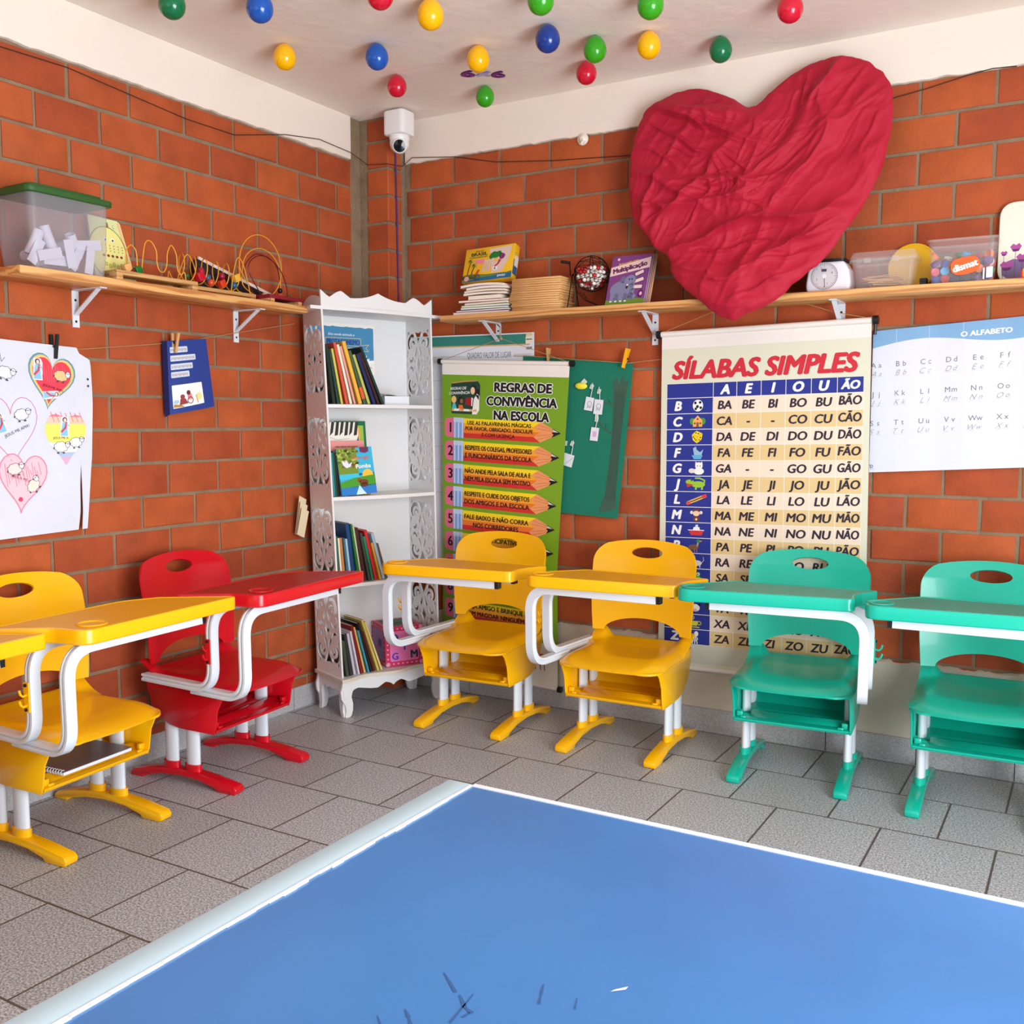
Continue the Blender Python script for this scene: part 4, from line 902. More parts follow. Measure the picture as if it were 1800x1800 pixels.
for s_, t_ in ((-.02, -.004), (WR+.002, -.004), (WR+.002, HR)): MB().tube([rfn(s_, t_), rfn(s_+.018, t_)], .014, BLACK, 14).build('rod_cap', ban)
MB().tube([rfn(-.008, -.006), (.755, -.09, 1.665), rfn(WR+.008, -.006)], .0014, TWINE, 5).build('hanging_string', ban)
MB().tube([(.755, -.09, 1.664), (.752, -.092, 1.69), (.748, -.085, 1.715), (.70, -.03, 1.735)], .0028, TWINE, 6).build('knotted_cord', ban)
MB().ball((.756, -.09, 1.664), .007, TWINE, 8).build('knot', ban)
# ---- place value poster behind it
def qfn(s, t): return (.20+s, -.014-.004*math.sin(s*9), 1.700-t-.010*s)
sh = Sheet(qfn, NB); sh.base(.683, 1.15, PAPER, .001)
sh.rect(0, .006, .64, .050, ink(52, 132, 120), 1); sh.rect(0, .050, .66, .056, ink(214, 170, 100), 1)
sh.text('QUADRO VALOR DE LUGAR', .445, .096, .026, ink(110, 106, 112), L=2, w=.235)
sh.line([(0, .100), (.31, .100)], .0015, ink(140, 136, 140), 1); sh.line([(.575, .096), (.67, .096)], .0015, ink(140, 136, 140), 1)
sh.rect(.640, .004, .672, .016, ink(228, 204, 150), 2); sh.rect(.638, .020, .676, .048, ink(236, 230, 206), 2); sh.rect(.641, .028, .672, .033, ink(90, 120, 100), 3)
for i in range(7): sh.rect(.642+.0045*i, .064, .644+.0045*i+(.001 if i % 2 else 0), .076, INK, 2)
for z in (.21, .30, .41, .52, .63, .74): sh.line([(0, z), (.66, z)], .0012, ink(150, 150, 156), 1)
tag(sh.build('value_chart'), 'white place value chart with a teal strip, behind the green rules banner', 'poster')
# ---- teal felt sheet with painted tree
LG = [(0, .83), (.72, .81)]; RG = [(0, 1.366), (.15, 1.355), (.40, 1.333), (.72, 1.300)]
def gfn(s, t):
    u = s/.53; return (lerp(LG, t)+(lerp(RG, t)-lerp(LG, t))*u, -.018-.012*math.sin(u*3)*t-.020*max(0, u-.8)*t, 1.592-t*(.985+.0*u)-.052*u*(1-t*.7))
sh = Sheet(gfn, NB); sh.base(.53, .70, mat('teal_felt', (22, 116, 92), .9, bump=.1, bscale=200), .0015)
TR, TR2 = mat('tree_paint', (62, 92, 78), .9), mat('tree_paint_dark', (34, 60, 52), .9)
sh.poly([(.445, .09), (.462, .06), (.47, .10), (.49, .05), (.50, .09), (.515, .07), (.51, .16), (.50, .40), (.505, .56), (.515, .66), (.43, .68), (.452, .60), (.462, .45), (.458, .25)], TR, 1)
for i in range(9): sh.line([(.462+.005*i, .12+.01*(i % 3)), (.463+.005*i, .35), (.458+.006*i, .62)], .0012, TR2, 2)
sh.line([(.46, .20), (.43, .185), (.36, .175)], .006, TR, 2); sh.line([(.44, .185), (.43, .17)], .003, TR2, 2); sh.line([(.46, .32), (.42, .30), (.39, .27)], .008, TR, 2); sh.line([(.43, .30), (.425, .28)], .003, TR2, 2)
felt = thing('tree_felt_sheet', 'teal felt sheet with a painted tree and paper tags, pegged to the back wall line', 'wall hanging')
sh.build('felt_sheet', felt)
def tagpaper(name, s, t, w_, h, rot, deco=None, m=PAPER):
    c, d = math.cos(rot), math.sin(rot)
    f = lambda a, b: tuple(Vector(gfn(s+(a-w_/2)*c-b*d, t+(a-w_/2)*d+b*c))+Vector((0, -.006-.05*b*(.6), 0)))
    sh = Sheet(f, NB); sh.base(w_, h, m, .0006, .03)
    if deco: deco(sh)
    return sh.build(name, felt)
def dz(sh): sh.ring(.022, .032, .010, .014, .0018, ink(120, 120, 124), 1, 12); sh.line([(.012, .05), (.02, .035), (.03, .05)], .0015, ink(120, 120, 124), 1)
tagpaper('paper_tag', .345, .165, .040, .060, .10, dz); tagpaper('paper_tag', .388, .172, .042, .066, .02, dz)
tagpaper('paper_tag', .380, .298, .038, .060, .04, lambda sh: sh.rect(.010, .018, .028, .042, ink(214, 170, 214), 1))
tagpaper('paper_tag', .268, .430, .040, .056, .18, lambda sh: sh.line([(.004, .05), (.036, .01)], .0012, ink(90, 90, 96), 1)); tagpaper('paper_tag', .238, .425, .020, .056, .05)
for a, b, c, e in ((.352, .100, .348, .165), (.384, .115, .392, .172), (.386, .245, .383, .298), (.278, .365, .272, .430)):
    p, q = Vector(gfn(a, b))+Vector((0, -.008, 0)), Vector(gfn(c, e))+Vector((0, -.008, 0))
    MB().tube([p, (p+q)/2+Vector((.003, -.002, 0)), q], .0016, PAPER, 5).build('paper_string', felt)
for a, b, r in ((.352, .107, .3), (.387, .125, .2), (.385, .250, .1), (.383, .236, 0), (.276, .370, .4), (.24, .37, .1)): tagpaper('clear_tape', a, b, .016, .022, r, None, mat('tape', (206, 214, 206), .3))
mb = MB(); c = Vector(gfn(.298, .118)); mb.ball((0, 0, 0), 1, mat('yellow_ball', (240, 226, 60), .5), 16, Matrix.Translation(c+Vector((0, -.008, 0))) @ Matrix.Rotation(.06, 4, 'Y') @ Matrix.Diagonal((.030, .010, .015, 1))); mb.build('yellow_body', felt)
tagpaper('clear_tape', .318, .090, .022, .032, .7, None, mat('tape', (206, 214, 206), .3))
# ---- alphabet poster
def afn(s, t): return (2.335+s, -.010-.003*abs(math.sin(s*13.8)), 1.630-t+.058*s)
WA, HA = .86, .528
sh = Sheet(afn, NB); sh.base(WA, HA, mat('poster_white', (222, 223, 234), .55), .001)
BL_ = mat('poster_blue', (128, 172, 212), .5)
top_ = [(WA*i/40, .0) for i in range(41)]; low = [(WA*i/40, .062-.016*math.sin(WA*i/40*11-.3)-.003) for i in range(41)]
for i in range(40): sh.poly([top_[i], top_[i+1], low[i+1], low[i]], BL_, 1)
sh.text('O ALFABETO', .385, .042, .017, WI, L=2, bold=.05, w=.165)
TX = ink(120, 118, 130); TC = ink(150, 146, 156)
for r_, ls in enumerate(('ABCDEFGHI', 'JKLMNOPQR', 'STUVWXYZ')):
    for i, l in enumerate(ls):
        a = .014+.0865*i; b = .128+.108*r_; sh.text(l, a-.009, b, .0185, TX, L=1); sh.text(l.lower(), a+.014, b, .0185, TX, L=1)
        sh.text(l, a-.009, b+.032, .0190, TC, L=1, shear=.45, bold=-.012); sh.text(l.lower(), a+.015, b+.032, .0180, TC, L=1, shear=.45, bold=-.012)
        sh.line([(a-.018, b+.044), (a-.002, b+.0435)], .0007, TC, 1); sh.line([(a+.008, b+.044), (a+.024, b+.0435)], .0007, ink(224, 170, 180), 1)
sh.text('FTD', .0, .505, .011, ink(60, 84, 150), L=1, bold=.03); sh.line([(-.0+.004, .514), (.016, .514)], .001, ink(60, 84, 150), 1)
for s_ in (.083, .196, .31): sh.line([(s_, .0), (s_+.006, HA)], .0010, mat('fold_mark', (222, 222, 234), .6), 1)
tag(sh.build('alphabet_poster'), 'white alphabet poster with a light blue wavy header on the back wall', 'poster')
# ---- children's drawing sheet on the left wall
NL = (1, 0, 0)
def dfn(s, t):      # s runs towards the corner (+y)
    return (.026+.004*math.sin(s*9+t*3)+.003*math.sin(t*11), -2.32+s, 1.570-t-.037*s*(1-t/.68)+.03*s*(t/.68))
sh = Sheet(dfn, NL); W_ = .66; Hd = .668
out = [(0, 0), (.605, 0), (.615, .012), (.618, .030), (.655, .040), (.658, .20), (.650, .40), (.630, .55), (.612, Hd), (.590, Hd-.004), (.598, Hd-.10), (.590, Hd-.20), (.586, Hd-.10), (.572, Hd), (0, Hd+.004)]
def dsheet():
    bm = bmesh.new(); n = 60
    ys = []
    for k in range(34):
        t = k/33; T_ = t*Hd
        edge = lerp([(0, .606), (.010, .612), (.030, .618), (.034, .650), (.045, .656), (.20, .658), (.40, .650), (.55, .632), (.70, .612)], T_)
        slit = lerp([(0, 0), (.42, 0), (.50, .007), (.60, .010), (.66, .014), (.7, .02)], T_); slx = lerp([(0, .60), (.42, .606), (.5, .602), (.60, .598), (.7, .584)], T_)
        ys.append((T_, edge, slit, slx))
    m = mat('drawing_paper', (214, 217, 228), .85, var=.03, vscale=7, bump=.2, bscale=7); k = 30
    for off in (0, -.0012/sh.step):
        for (t0, e0, s0, x0), (t1, e1, s1, x1) in zip(ys, ys[1:]):
            for i in range(k):
                a, b = i/k, (i+1)/k; sh.add([sh.P((x0-s0/2)*a, t0, off), sh.P((x0-s0/2)*b, t0, off), sh.P((x1-s1/2)*b, t1, off), sh.P((x1-s1/2)*a, t1, off)], [(0, 1, 2, 3)], m)
            sh.add([sh.P(x0+s0/2, t0, off), sh.P(e0, t0, off), sh.P(e1, t1, off), sh.P(x1+s1/2, t1, off)], [(0, 1, 2, 3)], m)
dsheet()
def heartpts(cx, cy, w_, h, rot=0, n=36):
    o = []
    for k in range(n):
        t = 2*math.pi*k/n; x = 16*math.sin(t)**3/17; y = -(13*math.cos(t)-5*math.cos(2*t)-2*math.cos(3*t)-math.cos(4*t))/14.5
        x, y = x*w_/2, y*h/2; o.append((cx+x*math.cos(rot)-y*math.sin(rot), cy+x*math.sin(rot)+y*math.cos(rot)))
    return o
PEN = ink(70, 66, 74)
def sheep(cx, cy, k, body, rot=0, L=4):
    c, d = math.cos(rot), math.sin(rot); T = lambda x, y: (cx+(x*c-y*d)*k, cy+(x*d+y*c)*k)
    cl = [T(1.0*math.cos(t)*(1+.06*math.cos(9*t)), .72*math.sin(t)*(1+.06*math.cos(9*t))) for t in [2*math.pi*i/54 for i in range(54)]]
    sh.poly(cl, body, L); sh.line(cl, .0014, PEN, L+1, True)
    hd = [T(.95+.34*math.cos(t), -.30+.42*math.sin(t)) for t in [2*math.pi*i/18 for i in range(18)]]; sh.poly(hd, PAPER, L+2); sh.line(hd, .0013, PEN, L+3, True)
    for x, y in ((.62, -.58), (1.3, -.56)): sh.poly([T(x, y), T(x+.14, y+.10), T(x+.02, y+.24), T(x-.10, y+.16)], PEN, L+3)
    for x in (.88, 1.05): sh.oval(*T(x, -.42), .0016, .0016, PEN, L+4, 8)
    for x in (-.45, .35):
        for e in (-.08, .08): sh.oval(*T(x+e, .86), .09*k, .10*k, PEN, L+3, 8)
        sh.line([T(x, .66), T(x, .82)], .0016, PEN, L+3)
    sh.oval(*T(-1.02, .18), .10*k, .14*k, PEN, L+3, 8)
def figure(cx, cy, k, rot=0, L=4):
    c, d = math.cos(rot), math.sin(rot); T = lambda x, y: (cx+(x*c-y*d)*k, cy+(x*d+y*c)*k)
    sh.poly([T(-.40, -1), T(.30, -1), T(.46, -.6), T(.42, 1), T(-.5, 1), T(-.46, -.5)], PAPER, L)
    sh.poly([T(-.26, -.40), T(.16, -.46), T(.30, .9), T(-.42, .9)], ink(140, 196, 226), L+1); sh.line([T(.14, -.4), T(.02, .1), T(-.36, .5)], .006*k/.03, ink(206, 74, 96), L+2)
    sh.oval(*T(-.04, -.70), .24*k, .26*k, ink(84, 50, 44), L+2, 14); sh.oval(*T(-.03, -.66), .15*k, .19*k, ink(244, 214, 196), L+3, 12); sh.line([T(.16, -.3), T(.40, -.1)], .004, ink(140, 196, 226), L+2)
# main red heart with rainbow rim (upper right)
ys = lambda y: y+2.32
H1 = [(.50-.012, .275-.155)]
hx, hy = .503, .118
for w_, h, c, L in ((.188, .196, ink(96, 150, 170), 1), (.174, .182, ink(238, 200, 120), 2), (.154, .162, ink(226, 62, 84), 3)): sh.poly(heartpts(hx, hy, w_, h, .16), c, L)
for i in range(14): sh.line([(hx-.060+.0085*i, hy-.05+.01*(i % 3)), (hx-.058+.0085*i, hy+.02-.004*abs(i-7))], .0014, ink(240, 120, 134), 4)
figure(hx-.048, hy-.028, .038, .02); figure(hx-.004, hy+.060, .030, 1.45); sheep(hx+.036, hy-.010, .026, ink(240, 196, 140), .12)
sh.text('JESUS ME AMA!', hx+.004, hy+.034, .008, ink(90, 30, 40), L=7, rot=.25)
# outlined heart (left)
sh.off = (.018, .004)
sh.line(heartpts(.335, .285, .20, .235, -.05), .0022, ink(206, 110, 150), 1, True); sheep(.372, .245, .026, PAPER, -.15); figure(.300, .275, .034, -.3); sh.text('JESUS ME AMA!', .355, .300, .010, PEN, L=4, rot=-.42)
# rainbow heart (right)
sh.off = (-.004, .032)
hp = heartpts(.555, .293, .165, .195, .02)
def band_(t0, t1, c):
    ins = [(x, min(max(y, t0), t1)) for x, y in hp]; sh.poly(ins, c, 2)
for t0, t1, c in ((.195, .222, ink(240, 130, 146)), (.222, .247, ink(246, 200, 180)), (.247, .315, ink(246, 232, 110)), (.315, .350, ink(232, 236, 244)), (.350, .368, ink(176, 196, 224)), (.368, .395, ink(240, 176, 206))): band_(t0, t1, c)
for i in range(7): sh.line([(.50+.018*i, .205+.003*(i % 2)), (.512+.018*i, .240)], .0018, ink(240, 90, 110), 3)
figure(.552, .258, .036, .03, 4); sheep(.535, .330, .026, ink(246, 232, 230), 0); sheep(.592, .314, .024, ink(246, 232, 230), -.12); sh.text('JESUS ME A', .535, .298, .008, PEN, L=4)
# pink heart (lower left)
sh.off = (.016, -.006)
sh.poly(heartpts(.372, .475, .185, .205, .12), ink(246, 196, 208), 1); sh.line(heartpts(.372, .475, .18, .20, .12), .004, ink(234, 130, 160), 2, True)
for i in range(16): sh.line([(.31+.008*i, .42+.014*(i % 3)), (.318+.008*i, .50-.012*(i % 4))], .0022, ink(236, 130, 156), 2)
sheep(.345, .440, .026, ink(250, 220, 216), -.15); sheep(.408, .500, .026, ink(250, 222, 212), -.9); sh.text('JESUS ME AMA', .378, .478, .009, ink(150, 50, 80), L=4, rot=.35); sh.oval(.360, .545, .008, .008, ink(226, 60, 110), 3)
# partial drawing at the left
sh.off = (0, 0)
sheep(.336, .110, .028, PAPER, .2); sh.line([(.318, .02), (.325, .075), (.338, .06)], .0013, PEN, 2)
for t in (.113, .138): sh.oval(.642, t, .0045, .0045, ink(70, 54, 66), 2)
draw_ = tag(sh.build('drawing_sheet'), 'large white paper with coloured hearts and sheep pegged to the left wall', 'drawing')
# ---- blue folder sheet
fT, fB = [(0, -1.338), (.27, -1.338)], None
def ffn(s, t):
    u = s/.205; v = t/.275; yl, yr = -1.338+.004*v, -1.149+.030*v
    return (.040+.016*math.sin(u*2.6)*(.3+.7*v), yl+(yr-yl)*u, (1.596-.276*v)+(.022+.012*v)*u)
fo = thing('blue_folder', 'dark blue card folder with label strips pegged to the left wall line', 'folder')
sh = Sheet(ffn, NL); sh.base(.205, .275, mat('navy_card', (38, 62, 140), .45), .002)
LB_ = ink(206, 218, 234); LT_ = ink(176, 150, 150)
for t0, w_, tx in ((.024, .085, 'Feliz Páscoa'), (.056, .122, 'da 2ª experiência'), (.088, .103, 'Educação Infantil'), (.118, .083, 'Jardim II')):
    sh.poly(roundpoly([(.012, t0), (.012+w_, t0), (.012+w_, t0+.022), (.012, t0+.022)], .004), LB_, 1)
    for i in range(int(w_/.006)-1): sh.rect(.016+.006*i, t0+.007, .0195+.006*i, t0+.007+.010-(.003 if i % 3 == 1 else 0), LT_, 2)
sh.poly(roundpoly([(.012, .168), (.150, .168), (.152, .252), (.014, .256)], .004), ink(240, 240, 236), 1)
BR_ = ink(150, 60, 60)
sh.oval(.055, .215, .010, .009, BR_, 2); sh.poly([(.045, .222), (.066, .222), (.078, .243), (.040, .246)], BR_, 2); sh.oval(.082, .202, .009, .009, ink(110, 40, 44), 2); sh.poly([(.076, .208), (.094, .206), (.100, .228), (.078, .230)], ink(226, 130, 140), 2); sh.ring(.088, .232, .012, .012, .003, ink(130, 50, 54), 3); sh.poly([(.014, .252), (.018, .240), (.05, .246), (.06, .254)], ink(176, 130, 60), 2); sh.oval(.130, .222, .014, .014, ink(226, 226, 150), 2); sh.line([(.115, .215), (.122, .245)], .003, ink(226, 120, 60), 3); sh.oval(.028, .232, .012, .008, ink(170, 196, 220), 2)
sh.build('card_cover', fo)
mb = MB(); mb.grid(lambda u, v: tuple(Vector(ffn(0, v*.275))+Vector((-.024*u, -.004*u, -.010*u*v))), 2, 6, mat('navy_dark', (26, 38, 96), .5)); mb.build('folder_flap', fo)
# ---- clothes lines and pegs
mb = MB(); mb.tube([(.008, -2.6, 1.44), (.008, -1.80, 1.535), (.010, -1.666, 1.547), (.007, -1.331, 1.588), (.007, -1.15, 1.618), (.010, -.92, 1.664), (.02, -.62, 1.722)], .0016, TWINE, 6)
tag(mb.build('clothesline'), 'thin twine clothesline along the left brick wall', 'string')
mb = MB(); mb.tube([(.78, -.02, 1.590), (.875, -.03, 1.586), (1.12, -.03, 1.562), (1.351, -.03, 1.541), (1.50, -.02, 1.553)], .0016, TWINE, 6)
tag(mb.build('clothesline'), 'thin twine line on the back wall holding the teal felt sheet', 'string')
def peg(label, p, n, c, tilt=0, L=.072, wd=.010, out=.012):
    z = Vector((0, 0, 1)); n = Vector(n); sx = z.cross(n); M = Matrix.Translation(p) @ Matrix((tuple(sx)+(0,), tuple(n)+(0,), tuple(z)+(0,), (0, 0, 0, 1))).transposed() @ Matrix.Rotation(tilt, 4, 'Y')
    t = thing('clothes_peg', label, 'clothes peg', group='clothes pegs on the lines', M=M)
    m = mat('peg_%d%d%d' % c, c, .6)
    mb = MB(); mb.add([(-wd/2, 0, -L/2), (wd/2, 0, -L/2), (wd/2, .006, -L/2), (-wd/2, .006, -L/2), (-wd/2, .010, L/2), (wd/2, .010, L/2), (wd/2, .017, L/2), (-wd/2, .017, L/2)], [(0, 3, 2, 1), (4, 5, 6, 7), (0, 1, 5, 4), (1, 2, 6, 5), (2, 3, 7, 6), (3, 0, 4, 7)], m); mb.build('front_jaw', t)
    mb = MB(); mb.add([(-wd/2-.004, -.012, -L/2+.02), (wd/2-.004, -.012, -L/2+.02), (wd/2-.004, -.006, -L/2+.02), (-wd/2-.004, -.006, -L/2+.02), (-wd/2-.004, -.018, L/2), (wd/2-.004, -.018, L/2), (wd/2-.004, -.012, L/2), (-wd/2-.004, -.012, L/2)], [(0, 3, 2, 1), (4, 5, 6, 7), (0, 1, 5, 4), (1, 2, 6, 5), (2, 3, 7, 6), (3, 0, 4, 7)], m); mb.build('rear_jaw', t)
    mb = MB(); mb.tube([(-wd/2-.003, 0, 0), (wd/2+.003, 0, 0)], .004, mat('spring_wire', (120, 116, 110), .3, 1), 8); mb.build('spring', t)
peg('black clothes peg holding the children drawing sheet on the left wall', (.024, -1.797, 1.546), NL, (26, 26, 30), .03, .082, .011)
peg('wooden clothes peg holding the dark blue folder', (.050, -1.306, 1.590), NL, (212, 164, 104), .08, .074, .010)
peg('wooden clothes peg half hidden behind the green rules banner top', (.968, -.034, 1.585), NB, (206, 160, 100), 0, .066, .010)
peg('bright yellow clothes peg at the top right corner of the teal felt sheet', (1.345, -.046, 1.560), NB, (246, 176, 20), .28, .082, .014)
# ---------------------------------------------------------------- draped red heart
HO = [(1.896, 2.496), (1.851, 2.5), (1.802, 2.538), (1.726, 2.577), (1.656, 2.604), (1.573, 2.606), (1.505, 2.584), (1.444, 2.56), (1.419, 2.516), (1.403, 2.467), (1.393, 2.407), (1.389, 2.325), (1.396, 2.236), (1.414, 2.153), (1.435, 2.093), (1.47, 2.059), (1.507, 2.013), (1.531, 1.981), (1.599, 1.929), (1.619, 1.862), (1.672, 1.807), (1.736, 1.758), (1.8, 1.707), (1.869, 1.672), (1.934, 1.696), (2.006, 1.723), (2.05, 1.751), (2.097, 1.796), (2.153, 1.84), (2.213, 1.896), (2.254, 1.964), (2.295, 2.019), (2.34, 2.104), (2.378, 2.207), (2.396, 2.336), (2.394, 2.438), (2.386, 2.488), (2.354, 2.539), (2.305, 2.588), (2.257, 2.615), (2.203, 2.634), (2.15, 2.633), (2.097, 2.624), (2.032, 2.598), (1.973, 2.56), (1.926, 2.52)]
def hplane(z): return -.048-(2.66-z)*.2135
def densify(P, n=6):
    o = []; N = len(P)
    for i in range(N):
        p0, p1, p2, p3 = (Vector(P[(i+k) % N]) for k in (-1, 0, 1, 2))
        for k in range(n):
            t = k/n; o.append(tuple(.5*((2*p1)+(p2-p0)*t+(2*p0-5*p1+4*p2-p3)*t*t+(3*p1-p0-3*p2+p3)*t**3)))
    return o
HD = densify(HO); NH = len(HD); HC = (1.885, 2.215)
CL = mat('crimson_cloth', (176, 12, 46), .72, bump=.12, bscale=140)
_b = CL.node_tree.nodes['Principled BSDF']; _b.inputs['Sheen Weight'].default_value = .2; _b.inputs['Sheen Tint'].default_value = (*lin((255, 90, 110)), 1)
def ridge(p, k): return max(0, 1-abs(noise.noise(p))*k)**2
def fold(x, z):
    x -= 1.88; z -= 2.2; wx = x+.045*noise.noise((x*4, 0, z*4))+.015*noise.noise((x*13, 2, z*13)); wz = z+.045*noise.noise((x*4, 7, z*4))+.015*noise.noise((x*13, 5, z*13)); d = 0
    ss = lambda a: max(0, min(1, a))**2*(3-2*max(0, min(1, a)))
    up = ss((z+.16)/.3); rt = ss((x+.16)/.3)
    for ang, wt, sd in ((48, up*rt, 1), (-22, up*(1-rt), 2), (9, 1-up*.8, 3), (62, .55*(1-rt)*(1-up)+.25, 4)):
        if wt < .02: continue
        c, s_ = math.cos(R(ang)), math.sin(R(ang)); u, v = wx*c+wz*s_, -wx*s_+wz*c
        d += wt*1.25*(.034*ridge((u*1.2, sd*11, v*6.0), 3.8)+.012*ridge((u*2.2, sd*7, v*12), 4.5)+.003*ridge((u*4, sd*5, v*27), 3.5))
    gx, gz = x+.13, z-.16; r = math.hypot(gx, gz); th = math.atan2(gz, gx)
    th += 1.2*noise.noise((x*5, 3, z*5)); d += .012*ridge((math.cos(th)*2.2, math.sin(th)*2.2, 4+r*2), 3.4)*ss(1-r/.42)*ss(r/.14)
    return d+.008*noise.noise((x*6, 2, z*6))
ht = thing('fabric_heart', 'big crimson heart covered in gathered cloth, hung on the back wall over the shelf', 'wall decoration', (1.885, -.1, 2.2))
def hp_(u, v):
    i = u*NH; k = int(i) % NH; a, b = HD[k], HD[(k+1) % NH]; t = i-int(i); ox, oz = a[0]+(b[0]-a[0])*t, a[1]+(b[1]-a[1])*t
    r = v*1.0; pk = 1+.012*noise.noise((u*90, 1, 0))*max(0, (r-.85)/.15)
    x, z = HC[0]+(ox-HC[0])*r*pk, HC[1]+(oz-HC[1])*r*pk
    e = max(0, 1-r**7)
    y = hplane(z)-.006-.018*e**.5-fold(x, z)*e**.6-.008*noise.noise((u*60, r*2, 3))*r**6*e**.3
    return (x-1.885, y+.1, z-2.2)
mb = MB(); mb.grid(lambda u, v: hp_(u, .004+.996*v), 420, 110, CL, closeu=True)
mb.build('cloth_cover', ht, ang=75)
mb = MB(); o = [(HC[0]+(x-HC[0])*.985, HC[1]+(z-HC[1])*.985) for x, z in HD[::2]]; n = len(o)
v = [(x-1.885, hplane(z)+.1-.004, z-2.2) for x, z in o]+[(x-1.885, hplane(z)+.1+.004, z-2.2) for x, z in o]
mb.add(v, [tuple(range(n)), tuple(range(n, 2*n))[::-1]]+[(i, (i+1) % n, n+(i+1) % n, n+i) for i in range(n)], mat('backing', (60, 20, 26), .8)); mb.build('backing_board', ht)

# ---------------------------------------------------------------- balloons
BALLOONS = (
 ('dark_green', (0, 112, 66), .391, -1.576, 1.0, 'dark green balloon cut by the top edge, leftmost on the ceiling'),
 ('blue', (16, 84, 176), .623, -1.413, 1.02, 'blue balloon cut by the top edge, right of the leftmost dark green one'),
 ('red', (206, 20, 50), 1.029, -1.292, 1.0, 'red balloon barely showing at the top edge of the photo'),
 ('yellow', (250, 186, 0), 1.078, -1.081, 1.04, 'yellow balloon near the top edge, beside the barely showing red one'),
 ('green', (52, 160, 24), 1.453, -.993, 1.0, 'bright green balloon cut by the top edge, above the navy blue one'),
 ('green', (52, 160, 24), 1.747, -.778, 1.0, 'bright green balloon cut by the top edge, above a yellow balloon'),
 ('red', (206, 20, 50), 2.133, -.51, .98, 'red balloon farthest right on the ceiling, above the heart'),
 ('yellow', (250, 186, 0), .374, -1.031, .98, 'yellow balloon nearest the left wall'),
 ('blue', (16, 84, 176), .677, -.86, 1.0, 'blue balloon above the red balloon near the corner camera'),
 ('yellow', (250, 186, 0), .993, -.647, 1.0, 'yellow balloon hanging right over the purple foam sixes'),
 ('navy', (14, 56, 140), 1.316, -.692, 1.02, 'navy blue balloon between a yellow and a bright green balloon'),
 ('green', (52, 160, 24), 1.414, -.507, .98, 'bright green balloon directly above the middle red balloon'),
 ('yellow', (250, 186, 0), 1.603, -.448, 1.0, 'yellow balloon left above the red fabric heart'),
 ('dark_green', (0, 112, 66), 1.812, -.267, .96, 'dark green balloon just above the notch of the heart'),
 ('red', (206, 20, 50), .536, -.549, .92, 'red balloon closest to the corner security camera'),
 ('red', (206, 20, 50), 1.274, -.295, .94, 'red balloon just below a bright green one, near the back wall'),
 ('green', (52, 160, 24), .775, -.25, .90, 'lowest bright green balloon, below the purple foam sixes'))
BALL = BALLOONS
def balloon_mesh():
    pf = []
    for k in range(17):
        t = math.pi*k/16; r = math.sin(t); z = -math.cos(t); pf.append((r*(1-.08*z), z*1.12))
    pf = [(r*.0435, z*.0435+.0) for r, z in pf[:-1]]+[(.005, .0482), (.004, .0490), (.006, .0500)]
    return MB().lathe(pf, ink(200, 200, 200), 24).mesh('balloon')
bm_ = balloon_mesh()
for i, (nm, c, x, y, k, l) in enumerate(BALL):
    o = link('balloon', bm_, None, (x, y, CEIL-.0500*k)); o.scale = (k, k, k); o.rotation_euler = (R(4*math.sin(i*2.1)), R(4*math.cos(i*1.7)), i)
    paint(o, mat('balloon_'+nm, c, .18, sss=0, coat=.3)); tag(o, l, 'balloon', 'small balloons stuck to the ceiling')
# figures on the ceiling
def cfn(s, t): return (.772+s*.829-t*.559, -.440+s*.559+t*.829, CEIL-.0015)
for tx, s_, c, l, h in (('6', .034, (120, 28, 124), 'purple foam figure six on the ceiling, left of the yellow balloon', .070), ('×', .095, (190, 176, 214), 'lilac foam multiplication sign on the ceiling between two sixes', .085), ('6', .158, (120, 28, 124), 'purple foam figure six on the ceiling, right of the lilac sign', .070)):
    sh = Sheet(cfn, (0, 0, -1), .0015)
    for L in (0, 1, 2): sh.text(tx, s_, .01, h, ink(*c), L=L, bold=.045, w=.050)
    tag(sh.build('foam_figure'), l, 'foam figure')
# ---------------------------------------------------------------- camera, hook, cables
ct = thing('security_camera', 'white dome security camera under the ceiling on the corner pier', 'camera', (.262, -.168, 2.645))
WP = mat('camera_white', (236, 232, 232), .35)
mb = MB(); mb.prism(roundpoly([(-.058, -.055), (.058, -.055), (.058, .05), (-.058, .05)], .028, 6), -.052, .055, WP); link('junction_box', bevel(mb.mesh('junction_box'), .008, 3), ct)
dirn = (Vector((3.09, -3.95, 1.1))-Vector((.262, -.168, 2.57))).normalized()
mb = MB(); mb.lathe([(.046, 0), (.047, -.012), (.044, -.02)], WP, 28, Matrix.Translation((0, 0, -.052))); mb.build('collar', ct)
mb = MB(); mb.ball((0, 0, -.082), .045, WP, 28, sz=1.05); mb.build('dome', ct)
q = dirn.to_track_quat('Z', 'Y').to_matrix().to_4x4(); Mx = Matrix.Translation(Vector((0, 0, -.092))+dirn*.030) @ q
mb = MB(); mb.lathe([(.033, -.012), (.033, .010), (.030, .014), (.026, .0145)], WP, 28, Mx); mb.build('lens_ring', ct)
mb = MB(); mb.lathe([(.0275, .008), (.0275, .0155), (.012, .018), (0, .0185)], mat('lens_black', (6, 6, 8), .08), 28, Mx); mb.build('lens', ct)
mb = MB(); mb.tube([(.1715, -.085, 2.60), (.173, -.080, 2.54), (.1715, -.076, 2.4), (.1725, -.070, 2.1), (.1715, -.065, 1.85), (.173, -.062, 1.6), (.172, -.06, 1.2)], .0038, mat('violet_cable', (74, 52, 120), .5), 8)
tag(mb.build('cable'), 'violet cable running down the corner pier from the security camera', 'cable')
DW = mat('dark_wire', (60, 36, 26), .6)
